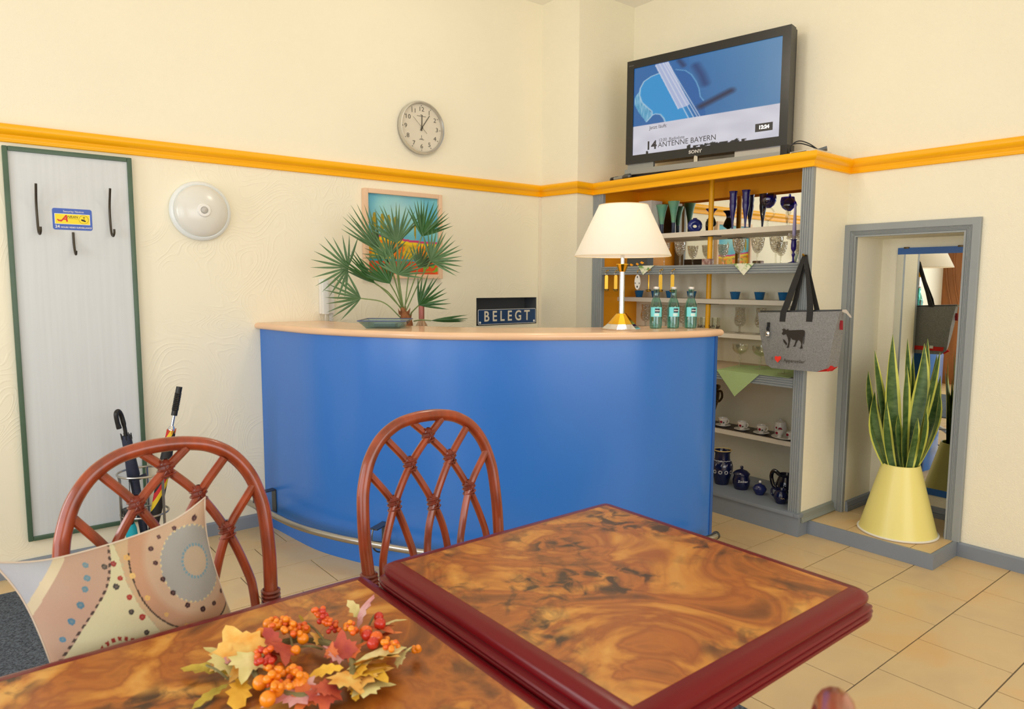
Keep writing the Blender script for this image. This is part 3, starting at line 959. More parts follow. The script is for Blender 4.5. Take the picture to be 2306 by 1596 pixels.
# ------------------------------------------------------------------ painting
pt = thing('painting', 'colourful landscape painting with cypress trees in a pale wood frame behind the palm', 'painting', (2.14, YB, 1.34))
px0, px1, pz0, pz1 = 1.884, 2.412, 1.336, 1.848
for (a, b, c, e) in ((px0, px0 + .026, pz0, pz1), (px1 - .026, px1, pz0, pz1), (px0 + .026, px1 - .026, pz0, pz0 + .026), (px0 + .026, px1 - .026, pz1 - .026, pz1)):
    MB().box(a, b, YB - .034, YB - .001, c, e, bev=.003).build('frame_strip', m_pic_fr, pt)
m_paint = vcol_mat('oil_paint', .55, bump=.5, bscale=120)
def art(u, v):
    n1 = mnoise.noise(Vector((u * 6, v * 6, 1.3))); n2 = mnoise.noise(Vector((u * 14, v * 20, 4.1))); n3 = mnoise.noise(Vector((u * 4, v * 9, 9.7)))
    hor = .52 - .13 * u + .10 * max(0, u - .62)
    if v > hor:
        c = mixc((86, 168, 206), (132, 206, 214), .5 + .6 * n1 + .25 * (1 - v))
        c = mixc(c, (196, 226, 222), max(0, 1 - math.hypot((u - .42) * 2.2, (v - .82) * 3)) * .8)
        for (tx, tb, tt, tw) in ((.10, .56, .75, .030), (.205, .55, .74, .030), (.295, .53, .73, .030), (.385, .52, .71, .028), (.665, .47, .68, .014)):
            if v > tb - .02 and abs(u - tx) < tw * math.sqrt(max(0, 1 - ((v - (tb + tt) / 2) / ((tt - tb) / 2 + .02)) ** 2)):
                c = mixc((150, 142, 30), (176, 150, 40), .5 + n2)
        return c
    d_ = hor - v
    if d_ < .028: return (206, 60, 120)
    if d_ < .065: return (240, 206, 40)
    if v < .17:
        c = mixc((226, 92, 34), (204, 70, 44), .5 + n2)
        if u > .78 and .03 < v < .14 and n2 > -.05: c = (120, 170, 60)
        return c
    if v < .195 and u < .95: return (60, 160, 186)
    c = mixc((250, 150, 30), (232, 110, 34), .5 + n1)
    if n3 > .12: c = mixc(c, (216, 196, 50), .8)
    if n2 > .22: c = mixc(c, (120, 140, 50), .6)
    if u > .85 and d_ < .28: c = mixc(c, (190, 140, 30), .8)
    return c
painted('canvas', m_paint, pt, lambda u, v: (px0 + .024 + u * (px1 - px0 - .048), YB - .016, pz0 + .024 + v * (pz1 - pz0 - .048)), 110, 110, art)
MB().box(px0 + .02, px1 - .02, YB - .015, YB - .001, pz0 + .02, pz1 - .02).build('backing', m_white, pt, smooth=False)

# ------------------------------------------------------------------ intercom handset, number plate
ph = thing('intercom_handset', 'white wall intercom handset with coiled cord left of the palm', 'intercom', (1.65, YB, 1.13))
MB().box(1.612, 1.690, YB - .032, YB - .001, 1.137, 1.330, bev=.004).build('base', m_white, ph)
MB().box(1.612, 1.645, YB - .062, YB - .033, 1.135, 1.332, bev=.008).build('handset', M('white_handset', (226, 232, 234), .35), ph)
coil = []
for i in range(60):
    t = i / 59
    coil.append((1.675 + .011 * math.cos(t * 2 * PI * 7), YB - .02 + .011 * math.sin(t * 2 * PI * 7), 1.136 - .055 * t))
MB().tube(coil, .0028, 5).build('coiled_cord', m_white, ph)
MB().tube(spline([(1.63, YB - .048, 1.136), (1.628, YB - .045, 1.11), (1.64, YB - .03, 1.085), (1.67, YB - .02, 1.081)], 5), .003, 6).build('cord', m_white, ph)
npl = thing('number_plate', 'blue enamel plate reading BELEGT leaning in the wall opening', 'sign', (2.945, YB, 1.03))
po = Vector((2.9475, YB - .006, 1.0865))
MB().prism(rrect(.497, .101, .008), po, UX, UZ, NY * .002).build('plate', m_platebl, npl, smooth=False)
ol = rrect(.493, .097, .007)
MB().tube([po + UX * a + UZ * b + NY * .002 for a, b in ol], .0016, 5, closed=True).build('plate_border', m_white_ink, npl)
text_part('B E L E G T', .096, po + NY * .0022 + UX * -.004 + UZ * .001, UX, UZ, M('cream_letter', (232, 226, 208), .5), npl, bold=.0016, sx=.86)
for a, b in ((-.232, -.036), (.232, -.036)):
    MB().lathe([(.008, 0), (.007, .003), (.004, .005), (0, .0055)], 14, po + UX * a + UZ * b + NY * .002, axis=AXY).build('rivet', m_white_ink, npl)

# ------------------------------------------------------------------ television and things on the cabinet top
TZ = 1.9635            # top of the rail / cabinet top
MB().box(XCAB - .03, XR, AY0, 3.378, 1.955, TZ - .0005).build('cover_board', m_yel, cb, smooth=False)
tL, tR = Vector((3.43, 3.125, 0)), Vector((3.62, 2.13, 0))
tu = (tR - tL).normalized(); tn = Vector((tu.y, -tu.x, 0))     # tn faces the room
if tn.x > 0: tn = -tn
tw = (tR - tL).length
tv_ = thing('television', 'black flat television with silver stand showing a blue violin picture', 'television', ((tL + tR) / 2 + Vector((0, 0, TZ))))
def tvp(u, z, off=0.0):
    return tL + tu * u + tn * off + Vector((0, 0, z))
b0, b1 = 2.061, 2.690
sl, sr, sb, stt = .046, tw - .046, 2.112, 2.642
mb = MB()
for (a, b, c, e) in ((0, sl, b0, b1), (sr, tw, b0, b1), (sl, sr, b0, sb), (sl, sr, stt, b1)):
    mb.prism([(a, c), (b, c), (b, e), (a, e)], tvp(0, 0, -.055), tu, UZ, tn * .070)
mb.build('bezel', m_tvblack, tv_, smooth=False)
MB().prism([(.004, b0 + .004), (tw - .004, b0 + .004), (tw - .004, b1 - .004), (.004, b1 - .004)], tvp(0, 0, -.085), tu, UZ, tn * .088).build('housing', m_black, tv_, smooth=False)
# screen picture
dL, dR = 4.577, 3.92
def z2uv(x, y):
    t = (x - 134) / (1610 - 134)
    den = (1 - t) / dL + t / dR
    u = (t / dR) / den
    yt = 503 + (172 - 503) * t; yb = 1383 + (1178 - 1383) * t
    return (u, (yb - y) / (yb - yt))
body = [z2uv(*p) for p in [(385, 545), (300, 580), (230, 630), (195, 700), (190, 770), (215, 840), (270, 890), (315, 930), (320, 970), (350, 955), (400, 960), (435, 1000), (455, 1050), (860, 1000), (830, 820), (795, 780), (780, 700), (750, 630), (700, 560), (640, 520), (545, 510)]]
rib = [z2uv(*p) for p in [(190, 720), (140, 800), (145, 870), (190, 950), (262, 1040), (322, 965), (270, 895), (215, 845), (190, 780)]]
lo_edge = [z2uv(*p) for p in [(322, 968), (350, 955), (400, 960), (435, 1000), (455, 1050)]]
edgeL = [z2uv(*p) for p in [(385, 545), (300, 580), (230, 630), (195, 700), (190, 770), (215, 840), (270, 890), (315, 930), (320, 970), (265, 1035)]]
edgeR = [z2uv(*p) for p in [(545, 510), (640, 520), (700, 560), (750, 630), (780, 700), (795, 780), (830, 820)]]
board = [z2uv(*p) for p in [(335, 465), (470, 430), (690, 860), (650, 880), (575, 905)]]
strs = [[z2uv(380, 450), z2uv(685, 1000)], [z2uv(415, 443), z2uv(735, 990)], [z2uv(440, 440), z2uv(770, 980)], [z2uv(458, 436), z2uv(795, 975)], [z2uv(345, 470), z2uv(580, 905)]]
bow = [z2uv(800, 880), z2uv(1100, 720)]
fold = [z2uv(575, 420), z2uv(620, 470)]; fold2 = [z2uv(740, 470), z2uv(800, 560), z2uv(840, 650)]
def screen(u, v):
    if v < .338:
        n_ = mnoise.noise(Vector((u * 7, v * 9, 2)))
        c = mixc((222, 220, 234), (236, 234, 246), .5 + n_)
        if v < .028 + .03 * max(0, mnoise.noise(Vector((u * 25, 3, 1)))) and .10 < u < .80 and (u < .12 or u > .40) and mnoise.noise(Vector((u * 40, v * 60, 5))) > -.25 and v < .05:
            c = (34, 34, 38)
        return c
    t = u
    c = mixc((40, 110, 180), (84, 140, 190), max(0, min(1, (u - .35) * 1.8)))
    c = mixc(c, (110, 170, 215), .35 * max(0, v - .5) * (1 if u > .4 else .3))
    d_ = seg_dist(u, v, fold2)
    c = mixc((28, 70, 130), c, d_ / .05)
    c = mixc((30, 60, 110), c, seg_dist(u, v, fold) / .03)
    inb = in_poly(u, v, body)
    if inb:
        right_side = (u - .20) - (1 - v) * .30
        c = mixc((46, 158, 226), (34, 104, 178), max(0, min(1, right_side * 14)))
    if in_poly(u, v, rib):
        c = mixc((70, 160, 205), (150, 205, 235), .5 + mnoise.noise(Vector((u * 90, v * 12, 0))))
    d_ = min(seg_dist(u, v, edgeL), seg_dist(u, v, lo_edge))
    if d_ < .008: c = mixc((200, 226, 245), c, d_ / .009)
    d_ = seg_dist(u, v, edgeR)
    if d_ < .006: c = mixc((130, 195, 235), c, d_ / .006)
    d_ = seg_dist(u, v, bow)
    if d_ < .045: c = mixc((40, 46, 78), c, d_ / .045)
    if in_poly(u, v, board): c = (186, 200, 238)
    for s_ in strs:
        d_ = seg_dist(u, v, s_)
        if d_ < .0045: c = mixc((238, 242, 255), c, d_ / .0055)
    return c
m_screen = vcol_mat('lit_screen', emit=1.0)
painted('screen', m_screen, tv_, lambda u, v: tvp(sl + u * (sr - sl), sb + v * (stt - sb), .006), 230, 130, screen)
m_scr_dark = M('screen_dark_text', (40, 38, 42), .5, emit=((40, 38, 42), 1.0))
m_scr_white = M('screen_white_text', (240, 240, 240), .5, emit=((240, 240, 245), 1.2))
def tvt(body, size, u, v, mat, **k):
    text_part(body, size, tvp(sl + u * (sr - sl), sb + v * (stt - sb), .0065), tu, UZ, mat, tv_, **k)
tvt('Jetzt läuft:', .030, .125, .292, m_scr_dark, align='LEFT')
tvt('12:00  Radioliste', .026, .195, .135, m_scr_dark, align='LEFT')
tvt('14', .070, .10, .088, m_scr_dark, align='LEFT', bold=.002, sx=1.1)
tvt('ANTENNE BAYERN', .044, .192, .082, m_scr_dark, align='LEFT')
MB().prism([(-.049, -.022), (.049, -.022), (.049, .022), (-.049, .022)], tvp(sl + .905 * (sr - sl), sb + .118 * (stt - sb), .0063), tu, UZ, tn * .0006).build('clock_box', M('screen_clock_box', (52, 52, 54), .5), tv_, smooth=False)
text_part('12:24', .027, tvp(sl + .905 * (sr - sl), sb + .118 * (stt - sb), .0072), tu, UZ, m_scr_white, tv_, bold=.0012)
m_logo = M('silver_logo', (200, 200, 200), .4)
text_part('SONY', .026, tvp(tw * .47, b0 + .026, .0155), tu, UZ, m_logo, tv_, bold=.001, sx=1.2)
text_part('BRAVIA', .010, tvp(.03, b1 - .03, .0155), tu, UZ, M('dim_logo', (120, 120, 120), .4), tv_)
# silver stand: floating bar, feet, base
m_silver = M('silver_plastic', (150, 152, 148), .4, .3)
MB().prism([(.004, 1.992), (tw - .006, 1.992), (tw - .006, 2.026), (.004, 2.026)], tvp(0, 0, -.02), tu, UZ, tn * .05).build('stand_bar', m_silver, tv_, smooth=False)
MB().prism([(.004, 1.975), (tw - .006, 1.975), (tw - .006, 1.991), (.004, 1.991)], tvp(0, 0, -.03), tu, UZ, tn * .04).build('stand_bar', m_black, tv_, smooth=False)
MB().prism([(.006, 2.027), (.19, 2.027), (.19, 2.062), (.006, 2.062)], tvp(0, 0, -.02), tu, UZ, tn * .02).build('stand_block', m_silver, tv_, smooth=False)
MB().prism([(tw - .30, 2.03), (tw - .006, 2.03), (tw - .006, 2.062), (tw - .30, 2.062)], tvp(0, 0, -.02), tu, UZ, tn * .02).build('stand_block', M('shiny_silver', (205, 205, 208), .15, .7), tv_, smooth=False)
MB().tube([tvp(tw * .47, 2.02, .0), tvp(tw * .47, 2.064, .0)], .016, 16).build('stand_neck', m_chrome, tv_)
MB().prism([(tw * .2, TZ), (tw * .8, TZ), (tw * .8, 1.976), (tw * .2, 1.976)], tvp(0, 0, -.06), tu, UZ, tn * .07).build('stand_foot', m_black, tv_, smooth=False)

rm = thing('remote_control', 'grey and black handset lying at the left end of the yellow cornice', 'remote', (3.39, 3.17, TZ))
ra, rb = Vector((3.40, 3.235, TZ + .014)), Vector((3.375, 3.045, TZ + .014))
rd = (rb - ra).normalized()
MB().tube([ra, ra + rd * .006, ra + rd * .045, ra + rd * .046, ra + rd * .13], [.011, .0135, .0135, .0125, .0125], 14).build('barrel', m_silver, rm)
MB().tube([ra + rd * .012, ra + rd * .045], .0139, 14).build('grip', m_black, rm)
for t_ in (.058, .068, .080):
    MB().lathe([(.003, .0), (.003, .002), (0, .003)], 8, ra + rd * t_ + Vector((-.009, 0, .0095))).build('button', m_black, rm)
MB().tube([ra + rd * .128, ra + rd * .15, ra + rd * .19, ra + rd * .20], [.0125, .018, .016, .002], 14).build('head', m_dsteel, rm)
bxs = thing('receiver_box', 'pale grey receiver box with looping black cables right of the television', 'receiver', (3.62, 1.95, TZ))
MB().box(3.455, 3.625, 1.885, 2.02, TZ, TZ + .026, bev=.003).build('case', M('pale_grey_case', (206, 204, 190), .4), bxs)
MB().box(3.4535, 3.4552, 1.93, 2.012, TZ + .012, TZ + .022).build('front_slot', M('dark_slot', (70, 74, 70), .4), bxs, smooth=False)
MB().prism([(-.045, 0), (.045, 0), (.045, .014), (-.045, .014)], (3.56, 1.925, TZ + .0275), (.3, -.95, .25), (0, .2, 1), (.06, .03, 0)).build('plug', m_dsteel, bxs, smooth=False)
for k_ in range(2):
    pts = [(3.47 + .03 * k_, 2.035, TZ + .01), (3.48, 2.03, TZ + .06), (3.50, 2.0, TZ + .085 - .012 * k_), (3.53, 1.96, TZ + .07 - .01 * k_), (3.57, 1.93, TZ + .04)]
    MB().tube(spline(pts, 6), .003, 6).build('cable', m_black, bxs)
MB().box(3.47, 3.54, 2.045, 2.085, TZ, TZ + .072, bev=.002).build('router', m_black, None, loc=(3.505, 2.065, TZ))
tag(bpy.data.objects['router'], 'small upright black box squeezed between television and receiver', 'router')
for q_, (a_, o_) in enumerate(((rad(12), 0), (rad(-14), .001))):
    c_, s_ = math.cos(a_), math.sin(a_)
    MB().prism([(-.055, -.03), (.055, -.03), (.055, .03), (-.055, .03)], (3.70, 1.905 + .012 * q_, TZ + .0005 + .006 * q_), (c_, s_, .02), (-s_, c_, .06 * q_), (0, 0, .0012)).build('paper', m_white, None, smooth=False, loc=(3.70, 1.905, TZ))
tag(bpy.data.objects['paper'], 'lower of two loose papers lying at the right end of the cornice', 'paper')
tag(bpy.data.objects['paper.001'], 'upper tilted one of two loose papers at the right end of the cornice', 'paper')

# ------------------------------------------------------------------ things on the worktop
lp = Vector((2.425, 2.225, ztp))
LS = .80
def lpr(pr): return [(r * LS, z * LS) for r, z in pr]
tl = thing('table_lamp', 'brass and chrome table lamp with a wide cream shade on the worktop', 'lamp', lp)
MB().lathe(lpr([(.112, 0), (.113, .006), (.078, .034)]), 12, lp).build('base_skirt', m_chrome, tl, smooth=False)
MB().lathe(lpr([(.080, .033), (.032, .088), (.028, .092)]), 12, lp, capb=False).build('base_cone', m_brass, tl, smooth=False)
MB().tube([lp + UZ * .088 * LS, lp + UZ * .375 * LS], .0155 * LS, 20).build('stem', m_chrome, tl)
MB().lathe(lpr([(.017, .330), (.020, .333), (.036, .372), (.034, .375), (.016, .374)]), 12, lp).build('collar', m_brass, tl, smooth=False)
MB().tube([lp + UZ * .374 * LS, lp + UZ * .47 * LS], .011 * LS, 16).build('lamp_holder', m_chrome, tl)
m_shade = M('cream_lamp_shade', (250, 246, 238), .8, bump=.05, bscale=300)
nt = m_shade.node_tree
tb = nt.nodes.new('ShaderNodeBsdfTranslucent'); tb.inputs[0].default_value = (*lin((255, 250, 240)), 1)
mxs = nt.nodes.new('ShaderNodeMixShader'); mxs.inputs[0].default_value = .35
pb_ = nt.nodes['Principled BSDF']; out_ = nt.nodes['Material Output']
nt.links.new(pb_.outputs[0], mxs.inputs[1]); nt.links.new(tb.outputs[0], mxs.inputs[2]); nt.links.new(mxs.outputs[0], out_.inputs[0])
rb_, rt_ = .218, .111
z0_, z1_ = .334, .566
shp = [(rb_ - .002, z0_ + .002), (rb_, z0_), (rb_ + .001, z0_ + .004), (rt_ + .001, z1_ - .004), (rt_, z1_), (rt_ - .002, z1_ - .004), (rb_ - .003, z0_ + .005), (rb_ - .002, z0_ + .002)]
shd = MB().lathe(shp, 64, lp, capb=False).build('shade', m_shade, tl)
for r_, z_ in ((rb_ - .001, z0_ + .001), (rt_, z1_ - .002)):
    MB().tube([lp + Vector((r_ * math.cos(a), r_ * math.sin(a), z_)) for a in [2 * PI * t / 64 for t in range(64)]], .0018, 6, closed=True).build('shade_piping', M('cream_piping', (244, 226, 188), .6), shd)
MB().lathe(lpr([(.012, .46), (.022, .50), (.030, .535), (.024, .565), (.0, .578)]), 16, lp, capb=False).build('bulb', M('frosted_bulb', (255, 250, 240), .4, emit=((255, 226, 180), 2.0)), tl)
bl = bpy.data.lights.new('lamp_bulb_light', 'POINT'); bl.energy = 2.0; bl.color = (1, .95, .88); bl.shadow_soft_size = .035
blo = bpy.data.objects.new('lamp_bulb_light', bl); COL.objects.link(blo); blo.location = lp + UZ * .47

def water_bottle():
    t = thing('water_bottle', '', 'bottle', (0, 0, 0))
    BH, BR = .75, .88
    pr = [(r * BR, z * BH) for r, z in [(.0, .004), (.026, .0), (.031, .004), (.0325, .03), (.0325, .125), (.031, .145), (.024, .172), (.0165, .195), (.0145, .21), (.0145, .236), (.0155, .238), (.0155, .246), (.0135, .248)]]
    MB().lathe(pr, 28, capb=False).build('glass', m_aqua, t)
    MB().lathe([(r * BR, z * BH) for r, z in [(.0155, .246), (.0162, .248), (.0162, .258), (.014, .261), (.0, .2615)]], 20).build('cap', M('silver_cap', (214, 210, 206), .4, .5), t)
    a0, a1 = rad(165), rad(285)
    def lab(z0, z1, r, mat, nm, b0=a0, b1=a1):
        z0, z1, r = z0 * BH, z1 * BH, r * BR
        vs = []; fs = []
        n_ = 14
        for i in range(n_ + 1):
            a = b0 + (b1 - b0) * i / n_
            vs += [(r * math.cos(a), r * math.sin(a), z0), (r * math.cos(a), r * math.sin(a), z1)]
        for i in range(n_): fs.append((2 * i, 2 * i + 2, 2 * i + 3, 2 * i + 1))
        return MB().add(vs, fs).build(nm, mat, t, recalc=False)
    lab(.074, .134, .0328, M('cyan_label', (120, 220, 226), .45), 'label_band')
    lab(.078, .095, .0330, M('pale_label', (206, 232, 232), .45), 'label_foot', rad(205), rad(250))
    lab(.100, .126, .0331, M('dark_label', (30, 24, 52), .4), 'label_patch', rad(210), rad(256))
    aa = rad(233); no = Vector((math.cos(aa), math.sin(aa), 0))
    text_part('Selters', .0088, no * .0297 + Vector((0, 0, .113 * BH)), (-math.sin(aa), math.cos(aa), 0), (0, 0, 1), m_white_ink, t, shear=.15, bold=.0003)
    return t
wb = water_bottle()
bps = [(2.612, 2.178, 'aqua glass water bottle nearest the lamp on the worktop'), (2.690, 2.138, 'aqua glass water bottle in the middle of the row of three'), (2.760, 2.090, 'aqua glass water bottle at the right end of the worktop')]
wb.location = (bps[0][0], bps[0][1], ztp); wb['label'] = bps[0][2]; wb['group'] = 'water bottles on the worktop'
for x, y, l in bps[1:]:
    copy_thing(wb, (x, y, ztp), rad(12), l)
# glass dish with cards
dc = Vector((1.618, 2.985, ztp))
gd = thing('glass_dish', 'shallow square glass dish with cards in it on the worktop', 'dish', dc)
va, vb = r0.normalized(), Vector((math.sin(YAW), math.cos(YAW), 0))
def sq(h, z): return [dc + va * (h * a) + vb * (h * b) + UZ * z for a, b in ((-1, -1), (1, -1), (1, 1), (-1, 1))]
o1, o2, i2, i1 = sq(.078, 0), sq(.112, .036), sq(.104, .036), sq(.074, .006)
vs = o1 + o2 + i2 + i1
fs = [(0, 1, 2, 3), (15, 14, 13, 12)]
for a in range(3):
    for j in range(4):
        fs.append((a * 4 + j, a * 4 + (j + 1) % 4, a * 4 + 4 + (j + 1) % 4, a * 4 + 4 + j))
MB().add(vs, fs).build('bowl', m_dish, gd, smooth=False)
for j in range(4):
    MB().tube([o2[j], o2[(j + 1) % 4]], .0025, 6).build('rim_edge', M('blue_glass_edge', (52, 70, 120), .15), gd)
MB().prism([(-.05, -.035), (.05, -.035), (.05, .035), (-.05, .035)], dc + UZ * .0065, va, vb, UZ * .012).build('card_stack', None or M('teal_card', (120, 176, 186), .6), gd, smooth=False)
MB().prism([(-.052, -.03), (.052, -.03), (.052, .04), (-.052, .04)], dc + UZ * .019, va, vb, UZ * .003).build('card_stack', m_white, gd, smooth=False)
# wine bottle behind the counter
wv = Vector((1.985, 3.265, .885))
wbt = thing('wine_bottle', 'wine bottle with rose foil neck standing behind the counter', 'bottle', wv)
MB().lathe([(.0, .004), (.034, 0), (.037, .006), (.037, .165), (.030, .20), (.0155, .225), (.0145, .24)], 24, wv, capb=False).build('glass', clear_glass('pale_rose_glass', (226, 206, 190), .08, .4), wbt)
MB().lathe([(.0152, .232), (.0155, .305), (.017, .306), (.017, .317), (.0155, .319), (.0, .320)], 20, wv).build('foil', M('rose_foil', (176, 108, 98), .35, .5), wbt)

# ------------------------------------------------------------------ fan palm in a pot behind the counter
pc = Vector((1.855, 3.20, .885))
palm = thing('fan_palm', 'potted fan palm with spreading green leaves behind the counter', 'plant', pc)
MB().lathe([(.085, 0), (.09, .004), (.11, .17), (.118, .172), (.118, .19), (.106, .19), (.10, .165), (.0, .165)], 32, pc).build('pot', M('terracotta_pot', (166, 98, 66), .8), palm)
MB().lathe([(.10, .17), (.05, .176), (0, .18)], 24, pc, capb=False).build('soil', m_soil, palm)
S = .000625                      # metres per sketch unit
hb = pc + UZ * .205              # trunk foot in sketch = (1010, 1320)
def pp(x, y, d=0.0):
    return hb + r0 * ((x - 1000) * S) + UZ * ((1330 - y) * S) + vb * d
tpts = [pp(1012, 1380), pp(1010, 1320), pp(992, 1260), pp(975, 1220), pp(965, 1180)]
tk = MB().tube(spline(tpts, 3), [.026, .026, .026, .026, .026, .027, .026, .024, .020, .016, .014, .012, .009][:13], 12).build('trunk', m_trunk, palm)
rnd = random.Random(5)
for i in range(14):
    a = rnd.uniform(0, 2 * PI); h = rnd.uniform(0, .07)
    o_ = pp(1005 - h * 500, 1330 - h * 1500)
    dvec = r0 * math.cos(a) + vb * math.sin(a)
    MB().tube([o_, o_ + dvec * .028 + UZ * .012, o_ + dvec * .036 + UZ * rnd.uniform(.02, .045)], [.006, .005, .001], 5).build('fibre', m_trunk, palm)
def fan(hub, root, ctrl, ang, span, length, nbl, mat, dep=0.0, fold=0.25, droop=0.0, lvar=0.15, seed=0, wid=.0062):
    """hub (x,y,d) in sketch units; petiole from root through ctrl; ang = middle direction in degrees"""
    rn = random.Random(seed)
    H = pp(*hub)
    mbp = MB().tube(spline([pp(*root), pp(*ctrl), H], 6), .0032, 7)
    lf = mbp.build('stalk', m_petiole, palm)
    mb = MB()
    L_ = length * S * 1.06
    for i in range(nbl):
        t = (i + .5) / nbl - .5
        a = rad(ang + span * t + rn.uniform(-2, 2))
        ll = L_ * (1 - lvar * (2 * abs(t)) ** 2 + rn.uniform(-.06, .04))
        zz = dep + fold * math.cos(t * PI) * -1
        d_ = (r0 * math.cos(a) + UZ * math.sin(a) + vb * (zz + rn.uniform(-.06, .06))).normalized()
        side = d_.cross(vb)
        side = (side + vb * rn.uniform(-.5, .5)).normalized()
        nrm = side.cross(d_)
        prev = None
        K = 5
        vs = []
        for k_ in range(K + 1):
            s_ = k_ / K
            w = wid * (min(1, s_ * 3.2 + .12) if s_ < .45 else max(.03, 1 - ((s_ - .45) / .55) ** 1.4))
            c = H + d_ * (ll * s_) - UZ * (droop * ll * s_ * s_) 
            vs += [c - side * w + nrm * (w * .35), c - nrm * (w * .15), c + side * w + nrm * (w * .35)]
        fs = []
        for k_ in range(K):
            fs += [(3 * k_, 3 * k_ + 1, 3 * k_ + 4, 3 * k_ + 3), (3 * k_ + 1, 3 * k_ + 2, 3 * k_ + 5, 3 * k_ + 4)]
        MB().add(vs, fs).build('leaflet', mat, lf, recalc=False)
T0 = (985, 1230, 0)
fan((545, 855, -.06), (960, 1190, 0), (780, 1000, -.03), 168, 205, 285, 15, m_palm, seed=1)
fan((775, 985, -.10), (960, 1200, 0), (870, 1060, -.05), 137, 42, 320, 9, m_palm2, seed=2, fold=.5)
fan((640, 1105, -.05), (955, 1270, 0), (820, 1140, -.03), 172, 120, 285, 10, m_palm, seed=3)
fan((900, 985, -.12), (965, 1190, 0), (935, 1080, -.06), 122, 95, 300, 13, m_palm2, seed=4)
fan((965, 912, -.14), (970, 1190, 0), (965, 1050, -.08), 72, 170, 240, 16, m_palm, seed=5)
fan((920, 650, .03), (975, 1190, 0), (935, 900, .01), 98, 118, 310, 15, m_palm, seed=6)
fan((765, 715, .06), (965, 1190, 0), (880, 900, .03), 122, 60, 400, 10, m_palm, seed=7)
fan((1140, 600, -.03), (985, 1200, 0), (1040, 850, -.02), 68, 105, 285, 15, m_palm2, seed=8)
fan((1212, 800, -.05), (995, 1210, 0), (1120, 960, -.03), 38, 145, 275, 15, m_palm, seed=9)
fan((1115, 1160, -.06), (1020, 1260, 0), (1060, 1210, -.03), 42, 110, 270, 11, m_palm2, seed=10)
fan((1215, 1285, -.06), (1060, 1295, 0), (1130, 1282, -.04), 4, 14, 285, 6, m_palm2, seed=11, fold=.1)
fan((845, 765, .05), (970, 1190, 0), (910, 980, .02), 112, 150, 230, 14, m_palm, seed=12)
fan((1090, 850, .06), (980, 1190, 0), (1040, 1010, .03), 62, 110, 210, 11, m_palm, seed=13)

# ------------------------------------------------------------------ tote bag on the cabinet post
bg = thing('tote_bag', 'grey felt tote bag with cow print and black straps hanging on the cabinet post', 'bag', (3.34, 1.87, .88))
XF = 3.318
out_t = [(2.080, 1.160), (1.645, 1.182)]
fr = [(2.080, 1.160), (2.062, 1.08), (2.018, .882), (1.990, .876), (1.745, .880), (1.690, .905), (1.648, 1.16), (1.645, 1.182)]
bk = [(2.080, 1.160), (2.062, 1.08), (2.018, .890), (1.985, .880), (1.700, .884), (1.672, .905), (1.648, 1.16), (1.645, 1.182)]
def bag_x(z, front):
    t = max(0, min(1, (1.17 - z) / .28))
    return (XF - .004 - .012 * math.sin(t * PI)) if front else (3.352 + .026 * min(1, t * 2.5))
nL = 10
mb = MB()
def panel(pts, front):
    k = len(pts)
    return [Vector((bag_x(z, front), y, z)) for y, z in pts]
F, B = panel(fr, True), panel(bk, False)
# front and back as triangulated fans about centre grid lines, sides as strips
def cap(mb, P, front):
    c = []
    k = len(P)
    left, right = P[:k // 2], P[k // 2:][::-1]
    rows = 8
    def along(pl, t):
        L_ = [0]
        for a, b in zip(pl, pl[1:]): L_.append(L_[-1] + (b - a).length)
        s_ = t * L_[-1]
        for i in range(len(pl) - 1):
            if s_ <= L_[i + 1] + 1e-9:
                q = (s_ - L_[i]) / max(1e-9, L_[i + 1] - L_[i])
                return pl[i].lerp(pl[i + 1], q)
        return pl[-1]
    base = []
    cols = 8
    for r_ in range(rows + 1):
        a, b = along(left, r_ / rows), along(right, r_ / rows)
        for q in range(cols + 1):
            p = a.lerp(b, q / cols)
            z = p.z
            base.append(Vector((bag_x(z, front) + (-.004 if front else .003) * math.sin(q / cols * PI), p.y, z)))
    fs = []
    for r_ in range(rows):
        for q in range(cols):
            i = r_ * (cols + 1) + q
            fs.append((i, i + 1, i + cols + 2, i + cols + 1))
    mb.add(base, fs)
    return base
mb = MB(); gF = cap(mb, F, True); mb.build('front_panel', m_felt, bg)
mb = MB(); gB = cap(mb, B, False); mb.build('back_panel', m_felt, bg)
mb = MB()
idx_l = [r_ * 9 for r_ in range(9)]; idx_r = [r_ * 9 + 8 for r_ in range(9)]; idx_b = [72 + q for q in range(9)]
for ids, red_from in ((idx_l, 99), (idx_r, 7), (idx_b, 7)):
    for n_, (i, j) in enumerate(zip(ids, ids[1:])):
        mb.add([gF[i], gF[j], gB[j], gB[i]], [(0, 1, 2, 3)], 1 if n_ >= red_from else 0)
mb.build('side_gusset', [m_felt, M('red_felt', (206, 40, 34), .9)], bg)
MB().prism([(1.668, .905), (1.700, .885), (1.712, .905), (1.690, .918)], (3.33, 0, 0), (0, 1, 0), (0, 0, 1), (.012, 0, 0)).build('red_corner', M('red_felt', (0, 0, 0)), bg, smooth=False)
MB().tube([(3.334, 2.078, 1.166), (3.334, 1.86, 1.175), (3.334, 1.645, 1.186)], .004, 6).build('zip', m_dsteel, bg)
MB().prism([(0, 0), (-.03, .002), (-.052, -.026), (-.058, -.036), (-.05, -.036), (-.03, -.016), (0, -.008)], (3.333, 1.655, 1.188), (0, 1, 0), (0, 0, 1), (.003, 0, 0)).build('zip_tab', M('beige_tab', (196, 186, 172), .7), bg, smooth=False)
MB().prism([(0, 0), (-.016, 0), (-.016, .045), (0, .045)], (3.332, 1.652, 1.092), (0, 1, .0), (-.0, .05, 1), (.002, 0, 0)).build('side_label', M('dark_red_label', (150, 20, 30), .6), bg, smooth=False)
YV = Vector((0, -1, 0))     # reading direction on the bag front
